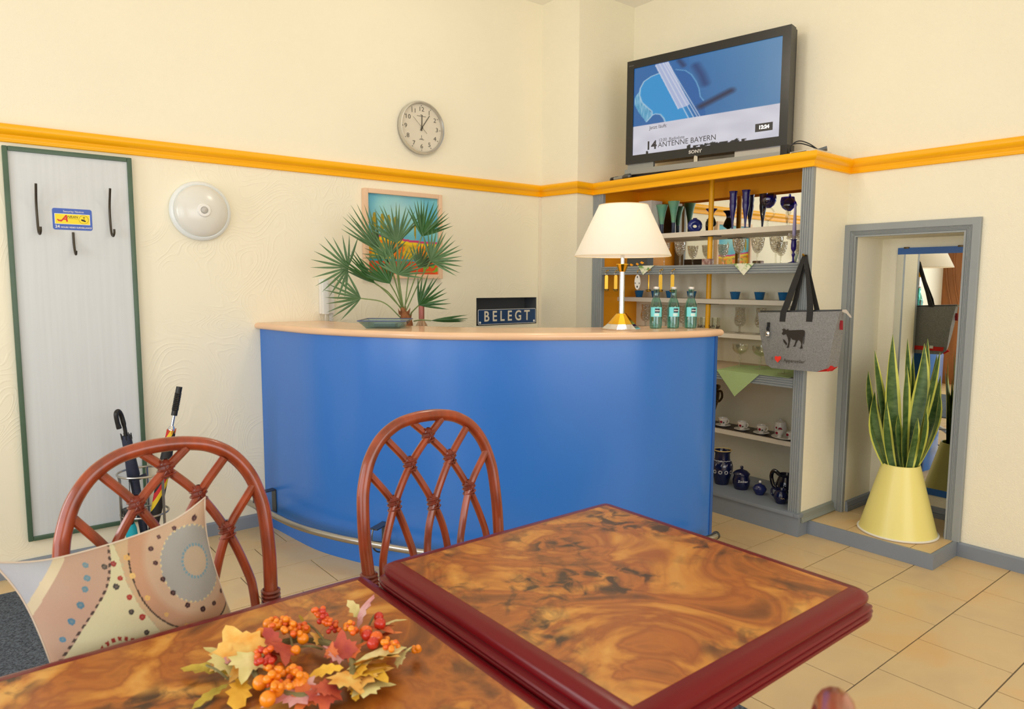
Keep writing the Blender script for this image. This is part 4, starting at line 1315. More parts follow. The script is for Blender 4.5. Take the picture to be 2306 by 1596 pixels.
def strap(pts, w, nm='strap'):
    """flat ribbon through (x,y,z,dy,dz) with width direction"""
    vs = []; fs = []
    for (x, y, z, wy) in pts:
        vs += [(x, y - wy, z), (x, y + wy, z), (x + .003, y + wy, z), (x + .003, y - wy, z)]
    for i in range(len(pts) - 1):
        for j in range(4):
            fs.append((i * 4 + j, i * 4 + (j + 1) % 4, i * 4 + 4 + (j + 1) % 4, i * 4 + 4 + j))
    k = len(pts)
    fs += [(0, 1, 2, 3), (4 * k - 4, 4 * k - 3, 4 * k - 2, 4 * k - 1)]
    return MB().add(vs, fs).build(nm, m_strap, bg)
strap([(3.304, 1.934, 1.119, .016), (3.308, 1.934, 1.165, .016), (3.318, 1.925, 1.20, .018), (3.345, 1.895, 1.33, .017), (3.362, 1.874, 1.425, .011), (3.366, 1.868, 1.448, .009)], 0)
strap([(3.304, 1.792, 1.125, .016), (3.308, 1.792, 1.172, .016), (3.318, 1.800, 1.22, .016), (3.345, 1.830, 1.33, .010), (3.362, 1.856, 1.42, .012), (3.366, 1.862, 1.450, .010)], 0)
strap([(3.356, 1.915, 1.165, .014), (3.360, 1.900, 1.23, .012), (3.368, 1.872, 1.40, .010), (3.370, 1.866, 1.446, .008)], 0)
strap([(3.356, 1.780, 1.172, .014), (3.360, 1.805, 1.26, .010), (3.368, 1.850, 1.40, .010), (3.370, 1.862, 1.448, .008)], 0)
strap([(3.366, 1.874, 1.446, .004), (3.367, 1.866, 1.456, .010), (3.372, 1.860, 1.447, .006)], 0)
MB().tube([(3.388, 1.866, 1.452), (3.358, 1.866, 1.452), (3.352, 1.866, 1.458)], .005, 8).build('knob', m_brassm, cb)
def bz(x, y):       # sketch px of the bag close-up -> y,z
    px = 1690 + x * .18168; py = 560 + y * .18168
    return (1.934 + (px - 1768) * (1.794 - 1.934) / 59.0, 1.161 - (py - 703) * (1.161 - .878) / 125.0 + (px - 1710) * .00008)
def bag_print(polys, mat, nm, dx=.0):
    mb = MB()
    for pl in polys:
        pts = [bz(*p) for p in pl]
        c = [Vector((XF - .0225 - dx, y, z)) for y, z in pts]
        mb.add(c, [tuple(range(len(c)))])
    return mb
cow = [(520, 1005), (600, 1000), (700, 995), (722, 1005), (725, 1020), (722, 1110), (720, 1165), (713, 1165), (714, 1070), (708, 1075), (706, 1120), (699, 1180), (706, 1210), (700, 1222), (668, 1222), (680, 1205), (688, 1170), (678, 1140), (655, 1115), (642, 1125), (628, 1160), (616, 1198), (586, 1204), (600, 1185), (612, 1150), (618, 1122), (575, 1116), (556, 1092), (546, 1140), (540, 1190), (535, 1217), (506, 1217), (520, 1198), (528, 1150), (518, 1100), (505, 1070), (495, 1050), (480, 1056), (460, 1063), (440, 1052), (446, 1034), (456, 1014), (436, 992), (456, 994), (465, 974), (472, 990), (500, 1000), (518, 986), (526, 1002)]
bag_print([cow], m_ink, 'cow').build('cow_print', M('bag_print_black', (44, 38, 32), .8), bg, smooth=False)
bag_print([[(455, 1112), (482, 1126), (500, 1150), (512, 1166), (508, 1186), (495, 1180), (470, 1150)]], m_ink, 'x').build('cow_print', M('bag_print_black', (0, 0, 0)), bg, smooth=False)
heart = [(402, 1410), (365, 1370), (360, 1340), (378, 1325), (400, 1335), (425, 1325), (445, 1335), (440, 1365), (420, 1385)]
bag_print([heart], None, 'h').build('heart_print', M('bag_print_red', (240, 56, 40), .8), bg, smooth=False)
y_, z_ = bz(325, 1360)
text_part('I', .022, (XF - .0222, y_, z_), YV, UZ, M('bag_print_black', (0, 0, 0)), bg, shear=.2)
y_, z_ = bz(612, 1380)
text_part("Appenzeller'", .0245, (XF - .0222, y_, z_), YV, UZ, M('bag_print_black', (0, 0, 0)), bg, sx=.95)
y0_, z0_ = bz(262, 910)
MB().prism([(-.006, 0), (.006, 0), (.006, -.044), (-.006, -.044)], (XF - .026, y0_, z0_), (0, 1, 0), (0, 0, 1), (.008, 0, 0)).build('bell_strap', m_strap, bg, smooth=False)
MB().tube([(XF - .027, y0_ + a * .008, z0_ - .034 + b * .010) for a, b in [(math.cos(t), math.sin(t)) for t in [2 * PI * q / 12 for q in range(12)]]], .0014, 5, closed=True).build('buckle', m_chrome, bg)
MB().lathe([(.002, .0), (.010, -.004), (.0125, -.014), (.011, -.022), (.013, -.026), (.0, -.026)], 16, (XF - .024, y0_, z0_ - .044)).build('bell', m_chrome, bg)
# back of the bag: red band with a small tag
MB().prism([(1.69, .905), (2.02, .905), (2.025, .930), (1.685, .930)], (3.3815, 0, 0), (0, 1, 0), (0, 0, 1), (.001, 0, 0)).build('red_band', M('red_felt', (0, 0, 0)), bg, smooth=False)
MB().prism([(1.745, .918), (1.765, .918), (1.765, .936), (1.745, .936)], (3.3826, 0, 0), (0, 1, 0), (0, 0, 1), (.001, 0, 0)).build('band_tag', m_white, bg, smooth=False)

# ------------------------------------------------------------------ niche: mirror, pot with snake plant
mr_ = thing('niche_mirror', 'tall mirror with blue strips hanging at the back of the niche', 'mirror', (NX, 1.5, .18))
my0, my1 = 1.295, 1.704
MB().box(NX - .008, NX - .001, my0, my1, .225, 1.470).build('mirror_glass', m_mirror, mr_, smooth=False)
for z0_, z1_ in ((1.470, 1.505), (.190, .225)):
    MB().box(NX - .010, NX - .001, my0, my1, z0_, z1_).build('blue_strip', M('blue_mirror_strip', (44, 98, 170), .4), mr_, smooth=False)
for y_ in (1.66, 1.40):
    MB().box(NX - .016, NX - .001, y_ - .012, y_ + .012, 1.500, 1.509, bev=.001).build('clip', m_bronze, mr_)
pp_ = Vector((3.672, 1.475, NZ0))
sp = thing('snake_plant', 'snake plant with yellow-edged leaves in a pale yellow cone pot', 'plant', pp_)
MB().lathe([(.176, 0.0), (.183, .002), (.184, .007), (.178, .010), (.170, .008)], 56, pp_).build('pot_ring', M('white_ring', (236, 234, 226), .4), sp)
MB().lathe([(.176, .006), (.172, .02), (.086, .345), (.083, .347), (.080, .344), (.083, .30)], 56, pp_).build('pot', m_ypot, sp)
MB().lathe([(.084, .318), (.04, .322), (0, .325)], 24, pp_, capb=False).build('soil', m_soil, sp)
def snake_leaf(x, d, tipx, tipd, h, w, twist, bend):
    """x,d base offset (right, depth); tip offsets; h height"""
    b = pp_ + r0 * x + vb * d + UZ * .30
    tp = pp_ + r0 * tipx + vb * tipd + UZ * h
    K = 10
    vs = []; fs = []; mi = []
    ctrl = b.lerp(tp, .5) + r0 * bend
    for k_ in range(K + 1):
        t = k_ / K
        c = b * (1 - t) ** 2 + ctrl * (2 * t * (1 - t)) + tp * t * t
        ww = w * (.55 + .45 * min(1, t * 2.2)) * (1 if t < .55 else max(.02, 1 - ((t - .55) / .45) ** 1.7))
        a = twist + .5 * math.sin(t * 2.5 + twist * 3)
        sd = r0 * math.cos(a) + vb * math.sin(a)
        nr = vb * math.cos(a) - r0 * math.sin(a)
        for q, off in ((-1, .22), (-.70, .10), (0, 0), (.70, .10), (1, .22)):
            vs.append(c + sd * (ww * q) - nr * (ww * off * 1.2))
    mb = MB()
    mb.v = vs
    for k_ in range(K):
        for q in range(4):
            i = k_ * 5 + q
            mb.f.append([i, i + 1, i + 6, i + 5]); mb.mi.append(1 if q in (0, 3) else 0)
    mb.build('leaf', [m_snake, m_snake_y], sp, recalc=False, angle=180)
leaves = [(-.035, -.01, -.155, -.02, .905, .030, .1, -.02), (-.05, .02, -.16, .02, .80, .026, .5, -.05), (-.02, -.02, -.085, -.03, .985, .033, -.2, -.035),
          (-.01, .03, -.06, .03, .86, .028, .7, .01), (.0, -.03, -.02, -.04, .83, .032, .15, -.01), (.02, .0, .065, -.01, .94, .032, -.4, .035),
          (.035, -.02, .125, -.03, .90, .030, .25, .0), (.05, .01, .150, .0, .78, .027, -.3, .03), (.03, .03, .045, .04, .88, .026, .9, .0),
          (.045, -.025, .07, -.05, .62, .026, .1, .02), (-.045, -.025, -.10, -.04, .66, .024, -.1, -.03), (.01, -.045, .03, -.06, .58, .028, .0, .0),
          (-.015, -.045, -.05, -.05, .60, .028, .3, -.02), (.06, .02, .11, .05, .96, .028, .6, .02), (-.03, .04, -.11, .05, .74, .026, 1.0, .0), (.03, .05, .09, .06, .70, .026, .8, .0),
          (-.05, .0, -.135, .0, .70, .026, -.3, -.06), (.055, -.01, .135, -.03, .70, .026, .3, .055), (.0, .02, .01, .03, .96, .026, .4, .02), (.055, .03, .155, .05, .88, .028, -.2, .03)]
for l_ in leaves: snake_leaf(l_[0], l_[1], l_[2] * 1.12, l_[3], l_[4] + .01, l_[5] * 1.28, l_[6], l_[7] * 1.2)

# ------------------------------------------------------------------ things on the cabinet shelves
def lathe_thing(name, label, cat, prof, pos, mat, n=24, group=None, capb=True):
    mb = MB().lathe(prof, n, pos, capb=capb)
    return tag(mb.build(name, mat, None, loc=pos), label, cat, group)
# shelf 1 (top shelf)
bxp = Vector((3.71, 3.165, S1))
sb_ = thing('spotted_box', 'tall white box with green spots at the left end of the top shelf', 'box', bxp)
MB().box(3.665, 3.775, 3.115, 3.225, S1, S1 + .225, bev=.001).build('carton', M('white_card', (232, 228, 222), .7), sb_, smooth=False)
for i, (yy, zz) in enumerate(((3.20, .20), (3.175, .185), (3.205, .15), (3.17, .155), (3.19, .11), (3.15, .19), (3.14, .13), (3.165, .08))):
    MB().box(3.6642, 3.665, yy - .008, yy + .008, S1 + zz - .008, S1 + zz + .008).build('green_spot', M('green_print', (196, 214, 60), .7), sb_, smooth=False)
gpr = [(.0, .003), (.011, 0), (.013, .004), (.0115, .012), (.0115, .05), (.0125, .075), (.017, .115), (.026, .165), (.037, .205), (.039, .212), (.036, .207), (.024, .162), (.012, .10), (0, .09)]
for (x, y, h, l) in ((3.742, 3.088, .93, 'green glass trumpet vase nearest the lamp on the top shelf'), (3.742, 2.992, 1.0, 'taller green glass trumpet vase right beside its twin on the top shelf')):
    P_ = Vector((x, y, S1))
    v_ = thing('trumpet_vase', l, 'vase', P_, group='green trumpet vases')
    pr = [(r, z * h) for r, z in gpr]
    MB().lathe(pr[5:], 24, P_, capb=False).build('body', m_greenv, v_)
    MB().lathe(pr[:6], 24, P_, capb=False).build('foot', m_gnavy, v_)
# ring shaped vase
P_ = Vector((3.755, 2.83, S1))
rv = thing('ring_vase', 'small blue ring-shaped glass vase on the top shelf', 'vase', P_)
rc = P_ + UZ * .036
MB().tube([rc + r0 * (.030 * math.cos(a)) + UZ * (.0265 * math.sin(a) + .008) for a in [2 * PI * t / 28 for t in range(28)]], [.0175 + .002 * math.sin(2 * PI * t / 28) for t in range(28)], 14, closed=True).build('ring', M('blue_art_glass', (44, 62, 150), .12, spec=.7, var=.3, vscale=20), rv)
MB().lathe([(.013, .078), (.0115, .088), (.014, .094), (.011, .092), (.0, .085)], 16, P_).build('neck', m_cobalt_d, rv)
MB().lathe([(.012, -.0005), (.012, .010)], 12, P_).build('foot', m_cobalt_d, rv)
P_ = Vector((3.735, 2.693, S1))
gv = thing('flared_vase', 'dark green vase with flared blue rim behind the yellow pole', 'vase', P_)
MB().lathe([(.0, .002), (.010, 0), (.012, .004), (.007, .020), (.008, .026), (.030, .040), (.033, .050), (.024, .075), (.014, .095)], 24, P_, capb=False).build('body', m_goblet, gv)
MB().lathe([(.014, .095), (.014, .105), (.020, .122), (.036, .138), (.035, .140), (.018, .124), (.011, .10)], 24, P_, capb=False).build('rim', m_cobalt_d, gv)
dpr = [(.0, .002), (.006, 0), (.0055, .03), (.008, .06), (.014, .10), (.020, .135), (.021, .155), (.0195, .17), (.022, .19), (.021, .205), (.023, .222), (.026, .232), (.0245, .232), (.020, .21), (0, .19)]
for (x, y, h, l) in ((3.735, 2.540, 1.0, 'dark blue slender vase just right of the yellow pole'), (3.735, 2.452, .995, 'dark blue slender vase next to the blue goblet')):
    lathe_thing('slender_vase', l, 'vase', [(r, z * h) for r, z in dpr], Vector((x, y, S1)), m_cobalt_d, group='slender cobalt vases')
P_ = Vector((3.725, 2.296, S1))
hg = thing('loop_stem_goblet', 'blue glass goblet with looped clear stem on the top shelf', 'goblet', P_)
MB().lathe([(.030, 0), (.031, .002), (.006, .008), (.0055, .045)], 24, P_).build('foot', m_clear, hg)
for sgn in (-1, 1):
    pts = [(0, 0, .04), (0, sgn * .026, .062), (0, sgn * .034, .085), (0, sgn * .020, .108), (0, -sgn * .004, .118)]
    MB().tube(spline([P_ + r0 * p[1] + UZ * p[2] for p in pts], 6), .0048, 8).build('loop', m_clear, hg)
MB().lathe([(.0, .112), (.012, .114), (.030, .128), (.041, .150), (.042, .168), (.037, .190), (.0355, .190), (.040, .166), (.038, .15), (.028, .132), (.0, .118)], 28, P_, capb=False).build('cup', m_cobalt, hg)
P_ = Vector((3.725, 2.166, S1))
mg = thing('mushroom_goblet', 'blue glass ornament with mushroom cap on a clear stem', 'ornament', P_)
MB().lathe([(.030, 0), (.031, .002), (.007, .008), (.006, .06), (.011, .075), (.007, .088)], 24, P_).build('stem', m_clear, mg)
MB().lathe([(.008, .086), (.020, .098), (.026, .106), (.039, .112), (.040, .118), (.034, .136), (.020, .152), (.008, .160), (.006, .170), (.007, .176), (.0, .182)], 28, P_, capb=False).build('cap', m_cobalt, mg)
# shelf A: crystal wine glasses
def wine_glass():
    t = thing('wine_glass', '', 'glass', (0, 0, 0), group='crystal wine glasses on the middle shelf')
    MB().lathe([(.032, 0), (.033, .0015), (.008, .006), (.0045, .012), (.004, .05), (.0065, .055), (.004, .060), (.006, .066)], 24).build('stem', m_clear, t)
    MB().lathe([(.004, .064), (.014, .068), (.026, .085), (.033, .110), (.0385, .152), (.0375, .152), (.032, .11), (.024, .088), (.0, .072)], 24, capb=False).build('cup', m_crystal, t)
    return t
wg = wine_glass()
wgs = [(3.60, 3.065, 'first'), (3.60, 2.945, 'second'), (3.60, 2.820, 'third'), (3.60, 2.400, 'fourth'), (3.60, 2.278, 'fifth'), (3.60, 2.163, 'sixth')]
wl_ = ['cut crystal wine glass half hidden behind the lamp shade', 'cut crystal wine glass peeping out right of the lamp shade', 'cut crystal wine glass standing left of the yellow pole',
       'cut crystal wine glass in front of the reflected painting', 'cut crystal wine glass second from the blue candlestick', 'cut crystal wine glass beside the blue candlestick']
for i, ((x, y, _), l) in enumerate(zip(wgs, wl_)):
    if i == 0: wg.location = (x, y, SA); wg['label'] = l
    else: copy_thing(wg, (x, y, SA), 0, l)
P_ = Vector((3.47, 1.985, SA))
cs = thing('candlestick', 'dark blue glass candlestick with lavender candle and crystal ring near the cabinet post', 'candlestick', P_)
MB().lathe([(.026, 0), (.027, .003), (.006, .010), (.005, .03), (.009, .045), (.004, .058), (.009, .066), (.013, .075), (.014, .095), (.012, .118), (.020, .124), (.0, .122)], 20, P_).build('holder', m_cobalt_d, cs)
cr = MB()
for k_ in range(14):
    a = 2 * PI * k_ / 14
    cr.lathe([(.0, -.010), (.011, 0), (.0, .011)], 6, P_ + Vector((.030 * math.cos(a), .030 * math.sin(a), .140 + .010 * math.sin(a * 3))), capb=False)
cr = cr.build('crystal_ring', m_crystal, cs, smooth=False); cr['kind'] = 'stuff'
MB().lathe([(.0095, .122), (.0095, .18), (.0055, .300), (.002, .306), (0, .307)], 16, P_).build('candle', m_wax, cs)
MB().box(3.54, 3.58, 2.552, 2.612, SA, SA + .040, bev=.006).build('marbled_dish', M('brown_marbled_glass', (112, 56, 52), .2, var=.6, vscale=30, col2=(214, 196, 190)), None, loc=(3.56, 2.58, SA))
tag(bpy.data.objects['marbled_dish'], 'small square brown and white marbled glass dish at the yellow pole', 'dish')
P_ = Vector((3.52, 3.09, SA))
bb = thing('lantern_box', 'dark box with orange cut-outs behind the lamp stem', 'lantern', P_)
MB().box(3.50, 3.56, 3.00, 3.17, SA, SA + .062, bev=.002).build('case', m_dsteel, bb, smooth=False)
for yy, zz, s_ in ((3.13, .012, .018), (3.08, .016, .014), (3.04, .024, .018)):
    MB().prism([(-s_, 0), (0, -.008), (s_, .002), (s_ * .3, .010)], (3.4985, yy, SA + zz), (0, 1, 0), (0, 0, 1), (.001, 0, 0)).build('cut_out', M('orange_cut_out', (250, 170, 30), .6), bb, smooth=False)
# patterned napkins over the reeded board
def napkin(y0, y1, tipy, drop, label, matname):
    mt = MATS.get('leaf_print_cloth') or pos_noise_mat('leaf_print_cloth', [(.45, (232, 230, 208)), (.55, (206, 216, 178)), (.62, (120, 160, 90))], 38, 2, .5, rough=.85)
    MATS['leaf_print_cloth'] = mt
    o = MB().add([(3.46, y1, SA + .0008), (3.46, y0, SA + .0008), (3.379, y0, SA + .001), (3.379, y1, SA + .001), (3.3775, tipy, SA - drop)], [(0, 1, 2, 3), (3, 2, 4)]).build('napkin', mt, None, smooth=False, loc=(3.40, tipy, SA))
    md = o.modifiers.new('thickness', 'SOLIDIFY'); md.thickness = .0012; md.offset = 1
    return tag(o, label, 'napkin', 'leaf print napkins')
napkin(2.155, 2.285, 2.215, .062, 'leaf-print napkin corner hanging below the crystal glasses in the middle', 0)
napkin(2.84, 2.97, 2.925, .055, 'leaf-print napkin corner hanging beside the white oval key tag', 0)
# keys on hooks
def key_fob(y, turn, label):
    P_ = Vector((3.362, y, 1.258))
    k_ = thing('room_key', label, 'key', P_, group='brass room keys on hooks')
    MB().tube(spline([(3.381, y, 1.398), (3.366, y, 1.394), (3.356, y, 1.388), (3.358, y, 1.380), (3.366, y, 1.380)], 4), .0022, 6).build('hook', m_brassm, k_)
    MB().lathe([(.004, 0), (.0055, .003), (.003, .006), (0, .0065)], 10, (3.3755, y, 1.393), axis=Matrix.Rotation(rad(-90), 3, 'Y')).build('hook_rose', m_brassm, k_)
    rg = [Vector((3.359, y + .008 * math.sin(a) * math.cos(turn), 1.372 + .009 * math.cos(a))) + Vector((.008 * math.sin(a) * math.sin(turn), 0, 0)) for a in [2 * PI * t / 14 for t in range(14)]]
    MB().tube(rg, .0012, 5, closed=True).build('key_ring', m_steel, k_)
    w = Vector((math.sin(turn), math.cos(turn), 0)); nn = Vector((math.cos(turn), -math.sin(turn), 0))
    MB().prism([(-.009, .012), (.009, .012), (.0105, .02), (.0105, .098), (.006, .106), (-.006, .106), (-.0105, .098), (-.0105, .02)], P_ - nn * .003, w, UZ, nn * .006).build('fob', m_brassm, k_)
    MB().lathe([(.008, .001), (.013, .002), (.0155, .006), (.0155, .012), (.010, .016)], 18, P_).build('fob_knob', m_brassm, k_)
    MB().tube([P_ + Vector((.0158 * math.cos(a), .0158 * math.sin(a), .0125)) for a in [2 * PI * t / 18 for t in range(18)]], .002, 6, closed=True).build('rubber_ring', m_black, k_)
    return k_
key_fob(3.221, -.62, 'brass key fob at the far left end of the hook row')
key_fob(3.139, -.7, 'brass key fob second from the left, beside the lamp stem')
key_fob(2.867, .75, 'brass key fob turned edge-on above the first water bottle')
key_fob(2.774, -.7, 'brass key fob next to the edge-on one')
key_fob(2.684, -.66, 'brass key fob at the right end of the hook row')
P_ = Vector((3.362, 2.955, 1.272))
wt_ = thing('oval_key_tag', 'white oval key tag with dark patches on a hook', 'key tag', P_)
MB().tube(spline([(3.381, 2.955, 1.398), (3.366, 2.955, 1.392), (3.358, 2.955, 1.384), (3.362, 2.955, 1.374)], 4), .0022, 6).build('hook', m_brassm, wt_)
MB().prism([(.0225 * math.cos(a), .046 + .046 * math.sin(a)) for a in [2 * PI * t / 26 for t in range(26)]], P_ + Vector((-.003, 0, 0)), (0, 1, 0), (0, 0, 1), (.005, 0, 0)).build('tag', m_tagwhite, wt_, smooth=False)
for a_, b_, s_ in ((0, .018, .008), (-.016, .04, .005), (.016, .04, .005), (0, .078, .007)):
    MB().prism([(a_ + s_ * .7 * math.cos(t), b_ + s_ * math.sin(t)) for t in [2 * PI * q / 6 for q in range(6)]], P_ + Vector((-.0034, 0, 0)), (0, 1, 0), (0, 0, 1), (.0004, 0, 0)).build('dark_patch', m_ink, wt_, smooth=False)
# tea light glasses
tg = thing('tea_light_glass', '', 'candle glass', (0, 0, 0), group='blue tea light glasses')
MB().lathe([(.0, .003), (.021, 0), (.0225, .003), (.0315, .045), (.030, .045), (.0245, .022)], 24, capb=False).build('cup', m_tea, tg)
MB().lathe([(.024, .018), (.0255, .026), (.0, .026)], 20).build('wax', M('dark_teal_wax', (12, 50, 80), .4), tg)
MB().tube([(0, 0, .026), (.001, 0, .050)], .0012, 5).build('wick', M('wick_cream', (196, 160, 110), .8), tg)
tls = [(3.258, 'blue tea light glass farthest left on its shelf'), (3.113, 'blue tea light glass behind the bottle nearest the lamp'), (2.989, 'blue tea light glass behind the middle bottle'),
       (2.818, 'blue tea light glass behind the right-hand bottle'), (2.497, 'blue tea light glass just right of the yellow pole'), (2.332, 'blue tea light glass between pole and bag strap'), (2.180, 'blue tea light glass partly behind the bag strap')]
for i, (y, l) in enumerate(tls):
    if i == 0: tg.location = (3.725, y, S3); tg['label'] = l
    else: copy_thing(tg, (3.725, y, S3), 0, l)
# shelf 4: hurricane glasses and tumblers
hg_ = thing('hurricane_glass', '', 'glass', (0, 0, 0), group='cut hurricane glasses')
MB().lathe([(.028, 0), (.029, .0015), (.007, .007), (.005, .012), (.0075, .019), (.005, .026), (.0075, .033), (.006, .040)], 24).build('stem', m_crystal, hg_)
MB().lathe([(.005, .038), (.022, .043), (.033, .060), (.035, .078), (.030, .105), (.0265, .125), (.030, .155), (.029, .155), (.0255, .125), (.033, .077), (.020, .047), (0, .044)], 28, capb=False).build('cup', m_crystal, hg_)
hls = [(3.195, 1.0, 'cut hurricane glass left of the water bottles'), (3.02, .92, 'cut hurricane glass seen between the first two bottles'), (2.875, .92, 'cut hurricane glass seen between the last two bottles'), (2.458, 1.0, 'cut hurricane glass right of the yellow pole'), (2.318, 1.0, 'cut hurricane glass partly hidden by the bag')]
for i, (y, s_, l) in enumerate(hls):
    if i == 0: hg_.location = (3.725, y, S4); hg_['label'] = l
    else: copy_thing(hg_, (3.725, y, S4), .3 * i, l)
tu_ = thing('patterned_tumbler', 'clear tumbler with dark pattern left of the yellow pole', 'glass', (3.70, 2.708, S4), group='patterned tumblers')
TP = Vector((3.70, 2.708, S4))
MB().lathe([(.0, .004), (.032, 0), (.0335, .004), (.035, .086), (.034, .086), (.032, .008), (0, .008)], 28, TP, capb=False).build('glass', m_clear, tu_)
rn_ = random.Random(3)
mb = MB()
for k_ in range(26):
    a = rn_.uniform(0, 2 * PI); z_ = rn_.uniform(.006, .036); s_ = rn_.uniform(.003, .0065)
    c = TP + Vector((.0352 * math.cos(a), .0352 * math.sin(a), z_)); tg_ = Vector((-math.sin(a), math.cos(a), 0))
    mb.add([c - tg_ * s_ - UZ * s_, c + tg_ * s_ * .6 - UZ * s_ * .8, c + tg_ * s_ * .3 + UZ * s_ * 1.8, c - tg_ * s_ * .5 + UZ * s_], [(0, 1, 2, 3)])
pat = mb.build('etched_pattern', M('dark_etching', (86, 70, 66), .6), tu_, smooth=False, recalc=False); pat['kind'] = 'stuff'
copy_thing(tu_, (3.70, 2.620, S4), 1.2, 'clear tumbler with dark pattern in front of the yellow pole')
# shelf B: coupes, cloth, grapes
cp = thing('champagne_coupe', '', 'glass', (0, 0, 0), group='champagne coupes on the green cloth')
MB().lathe([(.032, 0), (.033, .0015), (.008, .005), (.005, .012), (.0075, .02), (.0045, .032), (.009, .045), (.0045, .055), (.008, .066), (.0055, .074)], 24).build('stem', m_clear, cp)
MB().lathe([(.004, .074), (.016, .078), (.036, .092), (.045, .110), (.046, .134), (.0452, .134), (.044, .11), (.034, .094), (0, .080)], 28, capb=False).build('bowl', m_clear, cp)
for i, (x, y, l) in enumerate(((3.60, 2.366, 'clear champagne coupe on the left of the green cloth'), (3.59, 2.228, 'clear champagne coupe beside the hanging bag'), (3.52, 2.040, 'clear champagne coupe mostly hidden by the bag'))):
    if i == 0: cp.location = (x, y, SB + .002); cp['label'] = l
    else: copy_thing(cp, (x, y, SB + .002), 0, l)
cl = MB()
cl.add([(3.379, 2.370, SB + .0015), (3.379, 2.10, SB + .0015), (3.379, 1.93, SB + .0015), (3.60, 1.93, SB + .0015), (3.80, 2.16, SB + .0015), (3.70, 2.43, SB + .0015), (3.377, 2.245, SB - .135)], [(0, 1, 2, 3, 4, 5), (0, 6, 1)])
o = cl.build('green_cloth', m_greencloth, None, smooth=False, loc=(3.55, 2.2, SB))
md = o.modifiers.new('thickness', 'SOLIDIFY'); md.thickness = .0015; md.offset = 1
tag(o, 'light green cloth with a corner hanging over the lower grey board', 'cloth')
P_ = Vector((3.58, 2.585, SB))
gp = thing('grape_ornament', 'ornament of blue grapes and yellow leaf beside the counter end', 'ornament', P_)
rn_ = random.Random(8)
for k_ in range(16):
    MB().lathe([(0, -.0095), (.0067, -.0067), (.0095, 0), (.0067, .0067), (0, .0095)], 10, P_ + Vector((rn_.uniform(-.025, .02), rn_.uniform(-.03, .03), .011 + rn_.uniform(0, .028))), capb=False).build('grape', M('blue_grape', (96, 112, 150), .3, var=.3, vscale=30), gp)
MB().add([P_ + Vector(q) for q in ((-.02, -.03, .012), (-.03, -.065, .01), (-.005, -.075, .004), (.0, -.045, .022))], [(0, 1, 2, 3)]).build('leaf', M('yellow_leaf', (214, 160, 40), .5), gp, recalc=False)
MB().tube([P_ + UZ * .03, P_ + Vector((0, .005, .075))], [.022, .016], 12).build('stand', m_bronze, gp)
# shelf 5: urn, cups, tray
MB().box(3.645, 3.81, 1.92, 2.72, S5, S5 + .003).build('tray', m_greendark, None, smooth=False, loc=(3.7, 2.3, S5))
tag(bpy.data.objects['tray'], 'flat dark brown tray under the flowered cups', 'tray')
S5t = S5 + .003
P_ = Vector((3.70, 2.640, S5t))
un = thing('bronze_urn', 'tarnished bronze urn with scrolled handle beside the counter end', 'urn', P_)
MB().lathe([(.045, 0), (.046, .008), (.020, .022), (.014, .040), (.020, .055), (.042, .095), (.058, .150), (.062, .195), (.055, .215), (.066, .235), (.064, .245), (.052, .24)], 28, P_).build('body', m_bronze, un)
for sg in (-1, 1):
    MB().tube(spline([P_ + Vector((0, sg * .058, .21)), P_ + Vector((0, sg * .085, .215)), P_ + Vector((0, sg * .092, .18)), P_ + Vector((0, sg * .07, .15)), P_ + Vector((0, sg * .055, .16))], 5), .007, 8).build('handle', m_bronze, un)
def tea_cup(with_saucer=True):
    t = thing('tea_cup', '', 'cup', (0, 0, 0), group='flowered cups with saucers')
    MB().lathe([(.014, 0), (.016, .004), (.014, .007), (.021, .018), (.0275, .034), (.029, .048), (.028, .048), (.025, .03), (.0, .012)], 24).build('cup', m_porc, t)
    MB().tube(spline([(.0, -.026, .040), (.0, -.038, .040), (.0, -.040, .028), (.0, -.032, .018), (.0, -.022, .018)], 4), .0028, 6).build('handle', m_porc, t)
    for a_, z_, s_, mt in ((PI + .2, .026, .008, m_rose), (PI - .35, .032, .0035, m_rose), (PI + .75, .022, .005, M('dark_leaf_print', (40, 52, 40), .3))):
        n_ = Vector((math.cos(a_), math.sin(a_), 0)); tg_ = Vector((-math.sin(a_), math.cos(a_), 0)); r_ = .0215 + (z_ - .018) * .45 + .0022
        MB().add([n_ * r_ + tg_ * (s_ * math.cos(q)) + UZ * (z_ + s_ * math.sin(q)) for q in [2 * PI * w / 9 for w in range(9)]], [tuple(range(9))]).build('flower_print', mt, t, smooth=False, recalc=False)
    return t
def saucer():
    return MB().lathe([(.022, .0), (.024, .002), (.046, .009), (.045, .011), (.020, .004), (0, .004)], 28)
tc = tea_cup()
sc_ = saucer().build('saucer', m_porc, None)
sc_['category'] = 'saucer'; sc_['group'] = 'white saucers'
cps = [(3.70, 2.535, 'flowered white cup nearest the urn', 'white saucer nearest the urn'), (3.69, 2.395, 'flowered white cup in the middle of the three saucered cups', 'white saucer under the middle flowered cup'), (3.685, 2.262, 'flowered white cup next to the lidded sugar pot', 'white saucer next to the lidded sugar pot')]
for i, (x, y, l1, l2) in enumerate(cps):
    if i == 0:
        tc.location = (x, y, S5t + .0045); tc['label'] = l1; sc_.location = (x, y, S5t); sc_['label'] = l2
    else:
        copy_thing(tc, (x, y, S5t + .0045), .0, l1)
        s2 = sc_.copy(); COL.objects.link(s2); s2.location = (x, y, S5t); s2['label'] = l2
P_ = Vector((3.742, 2.175, S5t))
sg = thing('lidded_pot', 'flowered white lidded pot at the back of the tray', 'pot', P_)
MB().lathe([(.026, 0), (.029, .004), (.035, .025), (.036, .045), (.031, .068), (.029, .072)], 26, P_).build('body', m_porc, sg)
